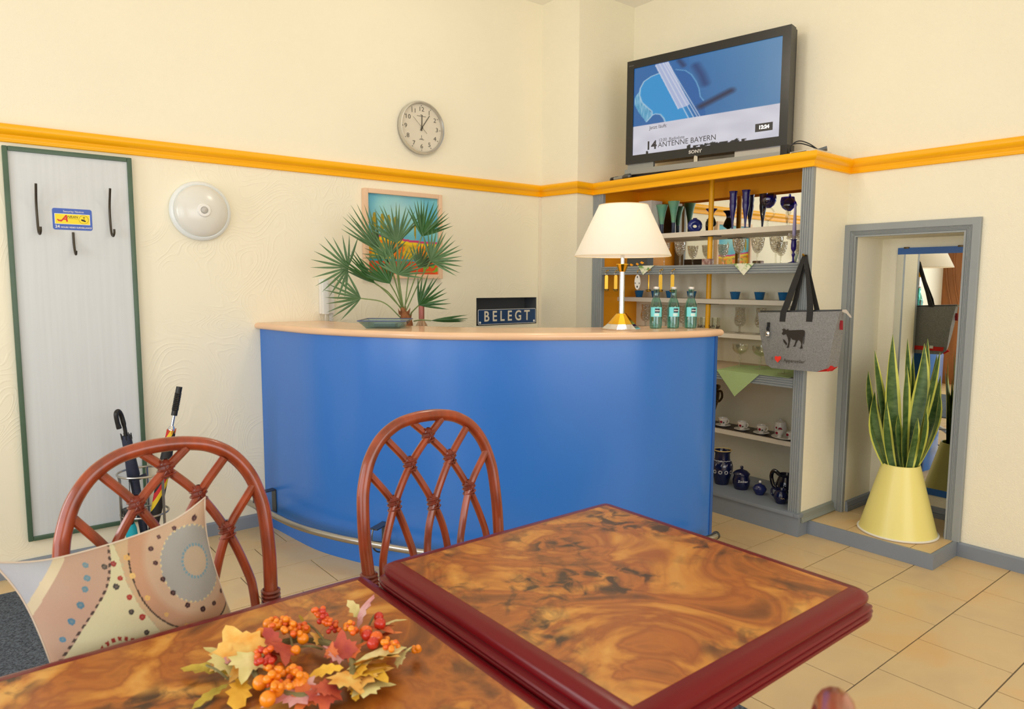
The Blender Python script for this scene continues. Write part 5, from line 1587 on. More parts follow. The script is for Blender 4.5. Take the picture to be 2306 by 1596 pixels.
MB().lathe([(.032, .072), (.030, .078), (.014, .086), (.006, .090), (.008, .096), (0, .099)], 24, P_).build('lid', m_porc, sg)
for a_, z_, s_ in ((PI + .5, .04, .012), (PI - .1, .048, .006)):
    n_ = Vector((math.cos(a_), math.sin(a_), 0)); tg_ = Vector((-math.sin(a_), math.cos(a_), 0))
    MB().add([P_ + n_ * .0372 + tg_ * (s_ * math.cos(q)) + UZ * (z_ + s_ * math.sin(q)) for q in [2 * PI * w / 9 for w in range(9)]], [tuple(range(9))]).build('flower_print', m_rose, sg, smooth=False, recalc=False)
P_ = Vector((3.69, 2.105, S5t))
MB().lathe([(.05, 0), (.055, .003), (.082, .010), (.081, .012), (.05, .005), (0, .005)], 36, P_).build('serving_plate', m_porc, None, loc=P_)
tag(bpy.data.objects['serving_plate'], 'white serving plate carrying two small egg cups', 'plate')
for i, (dx, dy, l) in enumerate(((-.025, .028, 'left one of two small flowered egg cups on the plate'), (-.022, -.036, 'right one of two small flowered egg cups beside the post'))):
    Q = P_ + Vector((dx, dy, .0055))
    ec_ = thing('egg_cup', l, 'cup', Q, group='egg cups on the plate')
    MB().lathe([(.014, 0), (.011, .006), (.013, .012), (.020, .024), (.0215, .040), (.020, .040), (.0, .02)], 22, Q).build('cup', m_porc, ec_)
    n_ = Vector((-1, 0, 0))
    MB().add([Q + n_ * .0213 + Vector((0, 1, 0)) * (.008 * math.cos(q) + .006) + UZ * (.026 + .008 * math.sin(q)) for q in [2 * PI * w / 9 for w in range(9)]], [tuple(range(9))]).build('flower_print', m_rose, ec_, smooth=False, recalc=False)
# bottom shelf: navy ceramics
P_ = Vector((3.545, 2.425, S6))
nv = thing('navy_vase', 'tall navy ceramic vase with white daisies and cream rim on the bottom shelf', 'vase', P_)
MB().lathe([(.038, 0), (.040, .005), (.046, .03), (.062, .085), (.063, .11), (.055, .138), (.044, .150), (.043, .185), (.052, .205), (.049, .205), (.040, .186), (.040, .15), (0, .13)], 32, P_).build('body', m_navyc, nv)
MB().tube([P_ + Vector((.0505 * math.cos(a), .0505 * math.sin(a), .205)) for a in [2 * PI * t / 32 for t in range(32)]], .003, 6, closed=True).build('rim', M('cream_glaze', (214, 186, 120), .3), nv)
for k_ in range(6):
    a_ = PI - 1.2 + k_ * .55
    n_ = Vector((math.cos(a_), math.sin(a_), 0)); tg_ = Vector((-math.sin(a_), math.cos(a_), 0))
    mb = MB()
    for q in range(10):
        an = 2 * PI * q / 10
        c = P_ + n_ * .0625 + tg_ * (.009 * math.cos(an)) + UZ * (.082 + .009 * math.sin(an))
        d1 = tg_ * math.cos(an) + UZ * math.sin(an); d2 = tg_ * -math.sin(an) + UZ * math.cos(an)
        mb.add([c - d1 * .004, c + d2 * .0018, c + d1 * .004, c - d2 * .0018], [(0, 1, 2, 3)])
    o = mb.build('daisy', m_white_ink, nv, smooth=False, recalc=False); o['kind'] = 'stuff'
    MB().tube([P_ + n_ * .0605 + UZ * .11, P_ + n_ * .0585 + tg_ * .006 + UZ * .13], .0012, 4).build('sprig', m_white_ink, nv)
MB().tube([P_ + Vector((.0505 * math.cos(a), .0505 * math.sin(a), .146 + .002 * math.sin(a * 16))) for a in [2 * PI * t / 64 for t in range(64)]], .0012, 4, closed=True).build('wavy_line', m_white_ink, nv)
P_ = Vector((3.545, 2.292, S6))
sj = thing('sugar_jar', 'navy lidded sugar jar with white lettering on the bottom shelf', 'jar', P_)
MB().lathe([(.036, 0), (.040, .004), (.048, .03), (.049, .055), (.042, .078), (.045, .088)], 28, P_).build('body', m_navyc, sj)
MB().lathe([(.048, .088), (.046, .094), (.030, .108), (.010, .115), (.006, .120), (.010, .128), (.006, .135), (0, .136)], 28, P_).build('lid', m_navyc, sj)
aa = PI + .75; no = Vector((math.cos(aa), math.sin(aa), 0))
text_part('Zucker', .019, P_ + no * .0505 + UZ * .055, (-math.sin(aa), math.cos(aa), 0) if False else (math.sin(aa) * -1, math.cos(aa), 0), (0, 0, 1), m_white_ink, sj)
P_ = Vector((3.53, 2.162, S6))
sb2 = thing('sugar_bowl', 'small squat navy bowl with knobbed lid on the bottom shelf', 'bowl', P_)
MB().lathe([(.022, 0), (.024, .004), (.037, .026), (.038, .036), (.030, .048)], 26, P_).build('body', M('royal_blue_glaze', (26, 36, 92), .12, spec=.7), sb2)
MB().lathe([(.031, .047), (.026, .054), (.008, .062), (.005, .066)], 24, P_).build('lid', M('royal_blue_glaze', (0, 0, 0)), sb2)
MB().lathe([(.004, .065), (.008, .071), (.006, .079), (0, .081)], 14, P_).build('knob', m_porc, sb2)
P_ = Vector((3.60, 2.045, S6))
cj = thing('navy_jug', 'large black-blue dotted ceramic jug with curled handle at the back of the bottom shelf', 'jug', P_)
MB().lathe([(.035, 0), (.040, .004), (.055, .04), (.056, .07), (.045, .10), (.038, .118), (.044, .130), (.041, .130), (.034, .115), (0, .10)], 28, P_).build('body', M('black_blue_glaze', (12, 14, 34), .1, spec=.7), cj)
MB().tube(spline([P_ + Vector((0, .040, .12)), P_ + Vector((0, .075, .135)), P_ + Vector((0, .09, .10)), P_ + Vector((0, .075, .05)), P_ + Vector((0, .05, .04))], 5), .011, 10).build('handle', M('black_blue_glaze', (0, 0, 0)), cj)
for k_ in range(12):
    a_ = PI - 1.3 + k_ * .23
    MB().lathe([(.0022, 0), (0, .001)], 7, P_ + Vector((.0565 * math.cos(a_), .0565 * math.sin(a_), .05 + .02 * math.sin(k_ * 2.1))), axis=Matrix.Rotation(rad(-90), 3, 'Y')).build('dot', m_white_ink, cj)
P_ = Vector((3.475, 2.000, S6))
cm = thing('creamer_jug', 'small navy creamer in front of the dotted jug', 'jug', P_)
MB().lathe([(.022, 0), (.026, .004), (.038, .030), (.038, .046), (.028, .068), (.030, .078), (.028, .078), (.024, .066), (0, .05)], 26, P_).build('body', m_navyc, cm)
MB().tube(spline([P_ + Vector((0, .03, .07)), P_ + Vector((0, .052, .072)), P_ + Vector((0, .056, .045)), P_ + Vector((0, .036, .025))], 5), .006, 8).build('handle', m_navyc, cm)
MB().tube([P_ + no * .0388 + Vector((-math.sin(aa), math.cos(aa), 0)) * (.004 * q - .01) + UZ * (.036 + .003 * math.sin(q * 2.2)) for q in range(6)], .0012, 4).build('pale_scroll', M('gold_ink', (196, 176, 120), .5), cm)

# ------------------------------------------------------------------ tables
tprof = [(.0, 0), (.012, 0), (.020, -.002), (.027, -.007), (.031, -.014), (.031, -.021), (.027, -.027), (.030, -.029), (.036, -.031), (.038, -.034), (.034, -.0375), (.038, -.040), (.039, -.043), (.034, -.0465), (.038, -.049), (.038, -.053), (.034, -.056), (.0, -.056)]
def dining_table(name, label, x0, x1, y0, y1, z):
    """x0.. are the edges of the wooden field"""
    t = thing(name, label, 'table', ((x0 + x1) / 2, (y0 + y1) / 2, 0))
    MB().box(x0, x1, y0, y1, z - .04, z + .0003).build('table_top', m_burl, t, smooth=False)
    rad_c = .010
    path = []; outs = []
    for (cx, cy, a0) in ((x1, y1, 0), (x0, y1, 90), (x0, y0, 180), (x1, y0, 270)):
        for i in range(7):
            a = rad(a0 + 90 * i / 6)
            d_ = Vector((math.cos(a), math.sin(a), 0))
            sq_ = d_ / max(abs(d_.x), abs(d_.y))
            path.append((cx, cy, z)); outs.append(d_ * .55 + sq_ * .45 if i not in (0, 6) else d_)
    vs = []; fs = []
    n = len(tprof)
    for P, O in zip(path, outs):
        for (a, b) in tprof: vs.append(Vector(P) + O * a + Vector((0, 0, b)))
    k = len(path)
    for i in range(k):
        for j in range(n - 1):
            fs.append((i * n + j, ((i + 1) % k) * n + j, ((i + 1) % k) * n + j + 1, i * n + j + 1))
    MB().add(vs, fs).build('moulded_edge', m_red, t, angle=30)
    cx, cy = (x0 + x1) / 2, (y0 + y1) / 2
    MB().lathe([(.24, 0), (.24, .015), (.06, .05), (.035, .08), (.035, z - .06), (.15, z - .056)], 28, (cx, cy, 0)).build('pedestal', m_dsteel, t)
    return t
dining_table('dining_table', 'burl wood table with dark red moulded edge standing empty and slightly higher', .679, 1.272, .590, 1.207, .75)
dining_table('dining_table', 'lower burl wood table with dark red edge carrying the autumn wreath', .000 - .04, .608, .640, 1.256, .715)

# ------------------------------------------------------------------ rattan chairs
def rattan_chair(label):
    """origin under the middle of the seat back; faces -y"""
    t = thing('rattan_chair', label, 'chair', (0, 0, 0), group='red rattan chairs at the tables')
    LEAN = rad(8)
    def bp(x, s, off=0.0):     # point on the leaning back plane
        return Vector((x, (s) * math.sin(LEAN) + off * math.cos(LEAN), .45 + s * math.cos(LEAN) - off * math.sin(LEAN)))
    hw = .1915
    half = [(.200, -.08), (.194, .0), (.188, .08), (.186, .14), (.1895, .21), (.1915, .28), (.188, .36), (.180, .405), (.162, .455), (.130, .498), (.088, .525), (.044, .536)]
    hoop = [(-x, s) for x, s in half] + [(0, .539)] + [(x, s) for x, s in half[::-1]]
    MB().tube(spline([bp(x, s) for x, s in hoop], 5), .0145, 14).build('hoop', m_rattan, t)
    for sg in (-1, 1):
        wr = MB()
        for q in range(22):
            s_ = .015 + q * .0085
            x_ = sg * (.195 - .01 * min(1, max(0, s_ / .12)) + (.008 if s_ < .07 else 0))
            if s_ > .14: x_ = sg * (.186 + (s_ - .14) * .04)
            c = bp(x_, s_)
            rr = .0165 + (.012 * max(0, 1 - s_ / .11))
            wr.tube([c + Vector((rr * math.cos(a), rr * math.sin(a), .001 * math.sin(a))) for a in [2 * PI * w / 12 for w in range(12)]], .0048, 5, closed=True)
        o = wr.build('binding', m_rattan_wrap, t); o['kind'] = 'stuff'
    R_ = .0092
    def rod(pts, off=0.0):
        return MB().tube(spline([bp(x, s, off) for x, s in pts], 7), R_, 10).build('lattice_rod', m_rattan, t)
    for sg, off in ((-1, .004), (1, -.004)):
        rod([(sg * .168, .427), (sg * .108, .343), (sg * .075, .250), (sg * .064, .19), (sg * .062, .05)], off)
        rod([(sg * .112, .495), (sg * .0575, .428), (0, .325), (-sg * .030, .225), (-sg * .036, .05)], off)
        rod([(sg * .040, .527), (0, .490), (-sg * .0575, .428), (-sg * .108, .343), (-sg * .143, .25), (-sg * .154, .19), (-sg * .158, .05)], off)
    for (x, s) in ((0, .490), (-.0575, .428), (.0575, .428), (-.108, .343), (0, .325), (.108, .343)):
        mb = MB()
        c = bp(x, s)
        mb.lathe([(.004, -.020), (.0125, -.014), (.0145, 0), (.0125, .014), (.004, .020)], 10, c)
        for q in (-.012, .0, .010):
            ringp = [bp(x + .0165 * math.cos(a), s + q + .004 * math.cos(a), .0165 * math.sin(a)) for a in [2 * PI * w / 14 for w in range(14)]]
            mb.tube(ringp, .0018, 5, closed=True)
        for sg in (-1, 1):
            ringp = [bp(x + .011 * math.cos(a), s + sg * .019 * math.cos(a), .0150 * math.sin(a)) for a in [2 * PI * w / 14 for w in range(14)]]
            mb.tube(ringp, .0016, 5, closed=True)
        o = mb.build('knot', m_rattan_wrap, t); o['kind'] = 'stuff'
    # seat, rails, legs
    mb = MB().prism(rrect(.42, .41, .06, 6), (0, -.19, .418), (1, 0, 0), (0, 1, 0), (0, 0, .022)); mb.build('seat_frame', m_rattan, t)
    mb = MB()
    pr = rrect(.40, .39, .07, 6)
    for zz, sc_ in ((.440, 1.0), (.455, 1.0), (.466, .96), (.470, .86)):
        mb.v += [Vector((a * sc_, -.19 + b * sc_, zz)) for a, b in pr]
    k = len(pr)
    for i in range(3):
        for j in range(k):
            mb.f.append([i * k + j, i * k + (j + 1) % k, (i + 1) * k + (j + 1) % k, (i + 1) * k + j]); mb.mi.append(0)
    mb.f.append(list(range(3 * k, 4 * k))); mb.mi.append(0)
    mb.f.append(list(range(k))[::-1]); mb.mi.append(0)
    mb.build('seat_cushion', m_black_seat, t, angle=60)
    for sx in (-1, 1):
        MB().tube([(sx * .185, -.36, .43), (sx * .19, -.375, 0)], .0155, 12).build('leg', m_rattan, t)
        MB().tube([(sx * .195, .0, .45), (sx * .198, .015, .25), (sx * .20, .05, 0)], .0155, 12).build('leg', m_rattan, t)
        MB().tube([(sx * .187, -.37, .18), (sx * .198, .02, .18)], .010, 10).build('stretcher', m_rattan, t)
    MB().tube([(-.187, -.36, .25), (.187, -.36, .25)], .010, 10).build('stretcher', m_rattan, t)
    MB().tube([(-.19, .0, .475), (.19, .0, .475)], .011, 10).build('stretcher', m_rattan, t)
    return t
ch = rattan_chair('red rattan chair holding the patterned cushion at the wreath table')
ch.location = (.322, 1.452, 0)
copy_thing(ch, (.905, 1.395, 0), 0, 'red rattan chair pushed to the empty table in front of the blue counter')
copy_thing(ch, (.430, .284, 0), rad(205.3), 'red rattan chair of which only a rod shows at the bottom right edge')

# ------------------------------------------------------------------ cushion on the first chair
cu = thing('cushion', 'square patterned cushion with dotted circles leaning on the rattan chair', 'cushion', (.25, 1.36, .47))
m_cush = vcol_mat('printed_cushion_cloth', .85, bump=.25, bscale=500)
cA, cB, cC, cD = Vector((.052, 1.395, .838)), Vector((.352, 1.410, .872)), Vector((.452, 1.345, .480)), Vector((.128, 1.325, .474))   # TL TR BR BL
quad = [(60, 610), (1660, 130), (2160, 1900), (560, 2120)]
def cpx(u, v):      # v = 1 at the top
    x = (quad[0][0] * (1 - u) + quad[1][0] * u) * v + (quad[3][0] * (1 - u) + quad[2][0] * u) * (1 - v)
    y = (quad[0][1] * (1 - u) + quad[1][1] * u) * v + (quad[3][1] * (1 - u) + quad[2][1] * u) * (1 - v)
    return x, y
lineA = [(470, 430), (450, 520), (330, 700), (210, 900), (100, 1080)]
lineB = [(820, 380), (808, 480), (780, 620), (740, 720), (640, 870), (500, 1060), (350, 1280), (200, 1480)]
lineC = [(850, 380), (870, 480), (900, 680), (980, 860), (1090, 1010), (1200, 1150), (1320, 1330), (1500, 1600)]
def side_of(x, y, ln):
    # x position of the polyline at height y
    for (ax, ay), (bx, by) in zip(ln, ln[1:]):
        if ay <= y <= by: return x - (ax + (bx - ax) * (y - ay) / (by - ay))
    return x - (ln[0][0] if y < ln[0][1] else ln[-1][0])
dots = [((597, 540), 24, (110, 150, 165)), ((594, 638), 26, (100, 150, 170)), ((565, 722), 26, (95, 145, 165)), ((518, 845), 30, (85, 135, 160)), ((442, 972), 28, (80, 135, 165)), ((370, 1108), 24, (85, 140, 170)),
        ((742, 550), 24, (80, 76, 70)), ((812, 703), 26, (70, 66, 62)), ((910, 903), 24, (60, 56, 54)), ((1028, 1080), 24, (58, 54, 50)),
        ((818, 525), 24, (165, 50, 50)), ((853, 638), 22, (180, 48, 40)), ((907, 787), 24, (182, 46, 38)), ((1000, 950), 28, (184, 46, 38)), ((1128, 1115), 25, (186, 46, 38)), ((1250, 1290), 25, (186, 46, 38)),
        ((935, 478), 26, (235, 180, 95)), ((958, 622), 24, (240, 195, 110)), ((1058, 803), 24, (238, 185, 95)), ((1213, 950), 20, (235, 180, 95)), ((1387, 1063), 20, (235, 180, 95)), ((1565, 1112), 18, (235, 180, 95)),
        ((1150, 412), 22, (75, 45, 50)), ((1170, 527), 22, (70, 36, 42)), ((1217, 660), 24, (62, 30, 36)), ((1295, 778), 25, (58, 28, 34)), ((1420, 893), 25, (56, 26, 32)), ((1574, 948), 28, (52, 24, 30)), ((1709, 920), 24, (60, 30, 34)), ((1825, 838), 20, (60, 34, 36)),
        ((1582, 218), 22, (80, 46, 50)), ((1390, 262), 20, (84, 50, 54)), ((1240, 322), 18, (90, 56, 56))]
def cushion_col(u, v):
    x, y = cpx(u, v)
    n_ = mnoise.noise(Vector((x * .004, y * .004, 3.3)))
    j_ = 18 * mnoise.noise(Vector((x * .02, y * .02, 1.1)))
    rg = math.hypot((x - 1520) / 310, (y - 565) / 315)
    rr = math.hypot(x - 1500, y - 545)
    if rg < 1.0:
        c = (166, 165, 160)
        ri = math.hypot(x - 1555, y - 540)
        if ri < 122: c = (196, 174, 146)
        an = math.atan2(y - 540, x - 1555)
        if 122 < ri < 146 and math.sin(an * 26) > -.1: c = (110, 158, 176)
        if rg > .965 and math.sin(math.atan2(y - 565, x - 1520) * 40) > .2: c = (226, 206, 150)
    elif rr < 560:
        c = mixc((208, 172, 140), (204, 152, 116), (rr - 400) / 60)
        if rr > 546 and y > 440: c = (70, 56, 48)
    else:
        sA, sB, sC = side_of(x, y, lineA), side_of(x, y, lineB), side_of(x, y, lineC)
        if sA < -75: c = (186, 190, 200)
        elif sA < 0: c = (226, 208, 170)
        elif sB < 0:
            c = mixc((206, 164, 138), (196, 160, 136), .5 + n_)
            if sB > -22 and math.sin(y * .12) > -.2: c = (84, 66, 60)
        elif sC < 0:
            c = mixc((224, 214, 168), (212, 206, 160), .5 + n_)
            rc_ = math.hypot((x - 815) / 1.0, (y - 1330) / 1.02)
            if 198 < rc_ < 232 and math.sin(math.atan2(y - 1330, x - 815) * 26) > .0: c = (176, 50, 42)
        else:
            c = mixc((216, 182, 138), (206, 168, 126), .5 + n_)
            if sC < 18 + j_ and math.sin(y * .12) > .1: c = (196, 180, 140)
    for (dx, dy), r_, dc_ in dots:
        q = math.hypot(x - dx, (y - dy) * 1.08)
        if q < r_:
            c = dc_ if q > r_ * .45 else mixc(dc_, (190, 160, 140), .35)
    e = .90 * (1 + .05 * n_)
    g_ = (c[0] + c[1] + c[2]) / 3
    return tuple(min(255, (k * .85 + g_ * .15) * e) for k in c)
def cush_pt(front):
    nrm = (cB - cA).cross(cD - cA).normalized()
    if nrm.y > 0: nrm = -nrm
    def P(u, v):
        a, b = 2 * u - 1, 2 * v - 1
        # pinch the sides so that the corners form ears
        pu = u - .5; pv = v - .5
        ear = (abs(a) * abs(b)) ** 6
        sx = 1 - .07 * (1 - b * b) + .13 * ear; sy = 1 - .06 * (1 - a * a) + .10 * ear
        uu = .5 + pu * sx * 1.0; vv = .5 + pv * sy * 1.0
        p = (cA * (1 - uu) + cB * uu) * vv + (cD * (1 - uu) + cC * uu) * (1 - vv)
        th = .068 * ((1 - abs(a) ** 2.6) * (1 - abs(b) ** 2.6)) ** .6
        wr = .004 * mnoise.noise(Vector((u * 5, v * 5, 2 if front else 7)))
        return p + nrm * ((th + wr * min(1, th * 40)) * (1 if front else -1))
    return P
painted('front_cover', m_cush, cu, cush_pt(True), 210, 240, cushion_col)
painted('back_cover', m_cush, cu, cush_pt(False), 30, 30, lambda u, v: (206, 200, 196))
P1 = cush_pt(True)
edge = [P1(t / 30, 0) for t in range(31)] + [P1(1, t / 30) for t in range(1, 31)] + [P1(1 - t / 30, 1) for t in range(1, 31)] + [P1(0, 1 - t / 30) for t in range(1, 30)]
MB().tube(edge, .0022, 6, closed=True).build('piping', M('pale_piping', (200, 184, 166), .8), cu)

# ------------------------------------------------------------------ autumn wreath on the lower table
wz = .7155
wc = Vector((.425, 1.040, wz))
wr_ = thing('autumn_wreath', 'small autumn wreath of coloured leaves and orange berries on the lower table', 'wreath', wc)
def wp(x, y, z=0.0):
    """sketch px of the wreath close-up (400,1300 crop) -> table plane"""
    px = 400 + x * .2602; py = 1300 + y * .2602
    d_ = rt * ((px - 1153) / 1583.93) - up * ((py - 798) / 1583.93) + fw
    t_ = (wz + z - 1.31) / d_.z
    return Vector((0, 0, 1.31)) + d_ * t_
ringc = wp(1080, 800, .012)
ring_pts = []
for q in range(40):
    a = 2 * PI * q / 40
    ring_pts.append(wp(1090 + 430 * math.cos(a), 780 + 240 * math.sin(a), .016 + .003 * math.sin(a * 5)))
MB().tube(ring_pts, [.005 + .001 * math.sin(q) for q in range(40)], 7, closed=True).build('twig_ring', M('olive_twig', (120, 112, 70), .8, var=.3), wr_)
LC = {'yel': ((236, 206, 120), (226, 150, 50)), 'pink': ((222, 180, 180), (196, 120, 120)), 'red': ((206, 96, 60), (160, 50, 50)), 'ora': ((226, 130, 60), (196, 80, 40)), 'cream': ((232, 218, 160), (206, 196, 120)), 'oliv': ((200, 170, 60), (150, 130, 40)), 'golden': ((240, 196, 70), (216, 160, 40))}
leafmats = {k: M('autumn_leaf_' + k, v[0], .6, var=.2, vscale=30, col2=v[1]) for k, v in LC.items()}
maple = [(0, 0), (.10, .05), (.42, -.02), (.36, .16), (.62, .22), (.46, .38), (.52, .52), (.34, .52), (.28, .62), (.20, .60), (.12, .86), (0, 1.0)]
outline = maple + [(-x, y) for x, y in maple[-2:0:-1]]
oak = [(0, 0), (.06, .06), (.16, .12), (.12, .24), (.26, .34), (.18, .46), (.30, .58), (.18, .68), (.20, .84), (.08, .92), (0, 1.0)]
oak_o = oak + [(-x, y) for x, y in oak[-2:0:-1]]
def leaf(base, tip, lift, mat, shape=outline, wscale=1.0, curl=.3, tipz=.02, bz_=.015):
    b = wp(base[0], base[1], bz_); tp = wp(tip[0], tip[1], tipz)
    tp = b + (tp - b) * 1.1
    ax = tp - b; L_ = ax.length; ax.normalize()
    side = ax.cross(Vector((0, 0, 1))).normalized()
    # tilt the leaf so that the camera sees its face
    n_ = side.cross(ax)
    side = (side * math.cos(lift) + n_ * math.sin(lift)).normalized(); n_ = side.cross(ax)
    if n_.z < 0: n_ = -n_
    vs = [b + ax * (L_ * .42) + n_ * (.10 * L_ * curl)]
    for x, y in shape:
        bend = curl * L_ * (.35 * math.sin(y * PI) - .55 * abs(x) * wscale)
        vs.append(b + ax * (L_ * y) + side * (L_ * x * wscale) + n_ * bend)
    for v_ in vs: v_.z = max(v_.z, wz + .002)
    k = len(shape)
    MB().add(vs, [(0, 1 + i, 1 + (i + 1) % k) for i in range(k)]).build('leaf', mat, wr_, recalc=False, angle=60)
leaf((590, 760), (430, 440), .2, leafmats['yel'], outline, .8, .3, .045, .02)
leaf((560, 790), (250, 620), -.2, leafmats['cream'], outline, .75, .3, .03)
leaf((700, 560), (470, 880), .3, leafmats['yel'], outline, .7, .3, .012, .035)
leaf((480, 830), (60, 790), .1, leafmats['oliv'], oak_o, .5, .2, .010)
leaf((440, 920), (150, 1120), .1, leafmats['oliv'], oak_o, .6, .2, .006)
leaf((560, 860), (500, 1130), .3, leafmats['golden'], oak_o, .9, .3, .006)
leaf((900, 660), (760, 450), .5, leafmats['red'], oak_o, .9, .4, .050)
leaf((1000, 740), (760, 620), -.3, leafmats['ora'], oak_o, .9, .3, .035)
leaf((1420, 720), (1420, 470), .2, leafmats['red'], outline, .95, .3, .045)
leaf((1440, 720), (1270, 600), -.2, leafmats['pink'], outline, .7, .3, .03)
leaf((1450, 700), (1640, 560), .2, leafmats['ora'], outline, .8, .3, .03)
leaf((1560, 440), (1690, 170), .6, leafmats['pink'], oak_o, 1.0, .4, .060, .025)
leaf((1600, 380), (1480, 210), .3, leafmats['cream'], oak_o, .9, .3, .050, .02)
leaf((1740, 420), (1970, 370), .2, leafmats['cream'], outline, .6, .2, .03)
leaf((1700, 520), (1930, 480), .1, leafmats['ora'], outline, .6, .2, .03)
leaf((1460, 800), (1940, 620), .2, leafmats['cream'], oak_o, 1.0, .3, .035)
leaf((1880, 760), (2020, 610), .2, leafmats['cream'], outline, .7, .3, .035)
leaf((1480, 860), (1700, 700), .2, leafmats['golden'], outline, .8, .3, .03)
leaf((1440, 780), (1160, 850), .3, leafmats['golden'], oak_o, .8, .4, .02, .03)
leaf((1450, 900), (1840, 790), .1, leafmats['yel'], outline, .8, .2, .02)
leaf((1500, 960), (1860, 930), .1, leafmats['cream'], outline, .8, .2, .010)
leaf((1530, 930), (1540, 1060), .2, leafmats['golden'], oak_o, 1.0, .3, .006)
leaf((1230, 900), (1410, 1050), .2, leafmats['red'], outline, .9, .2, .012, .03)
leaf((1200, 920), (760, 1110), .1, leafmats['pink'], outline, .7, .2, .008, .025)
leaf((1180, 930), (1020, 1180), .2, leafmats['ora'], outline, .8, .2, .006, .025)
leaf((1260, 920), (1270, 1190), .2, leafmats['red'], outline, .8, .2, .006, .025)
leaf((1100, 400), (1050, 330), .2, leafmats['oliv'], oak_o, 1.0, .2, .03)
leaf((1260, 560), (1150, 480), .2, leafmats['yel'], outline, .8, .2, .03)
leaf((1560, 760), (1800, 900), .1, leafmats['golden'], outline, .8, .3, .02)
leaf((1600, 720), (1900, 690), .3, leafmats['yel'], outline, .8, .3, .04)
leaf((1380, 820), (1600, 1010), .2, leafmats['yel'], outline, .8, .3, .015, .03)
leaf((640, 640), (560, 900), .2, leafmats['cream'], outline, .8, .3, .02, .035)
leaf((520, 700), (300, 760), .2, leafmats['pink'], oak_o, .9, .3, .02, .025)
leaf((900, 560), (930, 750), .4, leafmats['red'], outline, .7, .3, .03, .035)
leaf((1330, 700), (1340, 560), .3, leafmats['ora'], outline, .8, .3, .04, .02)
leaf((1650, 420), (1850, 480), .2, leafmats['ora'], outline, .8, .3, .03, .02)
m_b1 = M('orange_berry', (240, 140, 20), .25, spec=.6); m_b2 = M('red_berry', (196, 48, 28), .25, spec=.6); m_b3 = M('dark_orange_berry', (226, 98, 20), .25, spec=.6)
ico = bmesh.new(); bmesh.ops.create_icosphere(ico, subdivisions=2, radius=1.0)
bme = []
for mt in (m_b1, m_b2, m_b3):
    me_ = bpy.data.meshes.new('berry'); ico.to_mesh(me_); me_.materials.append(mt)
    me_.polygons.foreach_set('use_smooth', [True] * len(me_.polygons)); bme.append(me_)
ico.free()
rn = random.Random(11)
def berry(x, y, z, r, mi):
    o = bpy.data.objects.new('berry', bme[mi]); COL.objects.link(o); o.parent = wr_
    r *= .88
    o.location = wp(x, y, z) - wc; o.scale = (r, r, r)
def cluster(cx, cy, n_, sx, sy, z0, z1, r0_, r1_, ms):
    for i in range(n_):
        a = rn.uniform(0, 2 * PI); q = math.sqrt(rn.uniform(0, 1))
        berry(cx + sx * q * math.cos(a), cy + sy * q * math.sin(a), rn.uniform(z0, z1), rn.uniform(r0_, r1_), rn.choice(ms))
cluster(900, 400, 34, 110, 75, .025, .05, .0045, .0065, [0, 0, 2])
cluster(1040, 440, 20, 80, 70, .02, .045, .0045, .006, [0, 2])
for x, y, r in ((785, 400, .0105), (720, 480, .010), (1105, 450, .010), (1085, 530, .0105), (1020, 630, .009)): berry(x, y, .03, r, 0)
for i in range(34):
    t = rn.random(); berry(1190 + 170 * t + rn.uniform(-45, 45), 265 + 190 * t + rn.uniform(-35, 35), .02 + .04 * (1 - t) + rn.uniform(0, .015), rn.uniform(.0045, .006), rn.choice([1, 1, 2]))
cluster(1510, 430, 14, 70, 50, .03, .05, .005, .0065, [0, 2])
for x, y, r in ((1740, 340, .0095), (1750, 400, .0115), (1630, 470, .012), (1720, 520, .012), (1690, 570, .011), (1640, 500, .0105)): berry(x, y, .035, r, 1 if r < .0118 else 2)
cluster(1860, 570, 18, 80, 55, .025, .045, .0045, .006, [0, 0, 2])
cluster(2070, 630, 6, 45, 35, .012, .025, .0045, .006, [0])
cluster(760, 690, 28, 90, 90, .02, .045, .005, .0065, [1, 1, 2])
cluster(890, 860, 44, 190, 110, .015, .045, .005, .007, [0, 0, 0, 2])
for x, y, r in ((715, 910, .0125), (1080, 880, .012), (1060, 920, .0125), (780, 1050, .013), (860, 975, .0115), (1010, 810, .010)): berry(x, y, .022, r, 0 if rn.random() < .6 else 2)
rn2 = random.Random(4)
for x0_, y0_, x1_, y1_ in ((440, 880, 250, 760), (1130, 400, 1280, 560), (1700, 330, 1560, 640), (1780, 560, 2020, 640), (1250, 620, 1060, 600), (960, 420, 1000, 640)):
    MB().tube(spline([wp(x0_, y0_, .015), wp((x0_ + x1_) / 2, (y0_ + y1_) / 2 - 15, .03), wp(x1_, y1_, .02)], 5), .0018, 5).build('twig', M('olive_twig', (0, 0, 0)), wr_)

# ------------------------------------------------------------------ mats, umbrella stand, umbrellas
tag(MB().box(-1.10, .50, 2.05, 3.54, .0005, .010, bev=.002).build('entrance_mat', m_mat, None, loc=(-.3, 2.8, 0)), 'dark woven entrance mat on the floor below the coat panel', 'mat')
tag(MB().box(.10, 1.845, -.60, 1.62, .0005, .010, bev=.002).build('floor_mat', m_mat, None, loc=(1.0, .4, 0)), 'dark floor mat under the two tables', 'mat')
uc = Vector((.645, 3.50, 0))
us = thing('umbrella_stand', 'round steel wire umbrella stand in front of the coat panel', 'umbrella stand', uc)
MB().lathe([(.105, 0.0005), (.108, .006), (.095, .012), (.088, .006), (0, .005)], 32, uc).build('base_tray', m_dsteel, us)
def ringc_(z, r, off=(0, 0)): return [uc + Vector((off[0] + r * math.cos(a), off[1] + r * math.sin(a), z)) for a in [2 * PI * t / 32 for t in range(32)]]
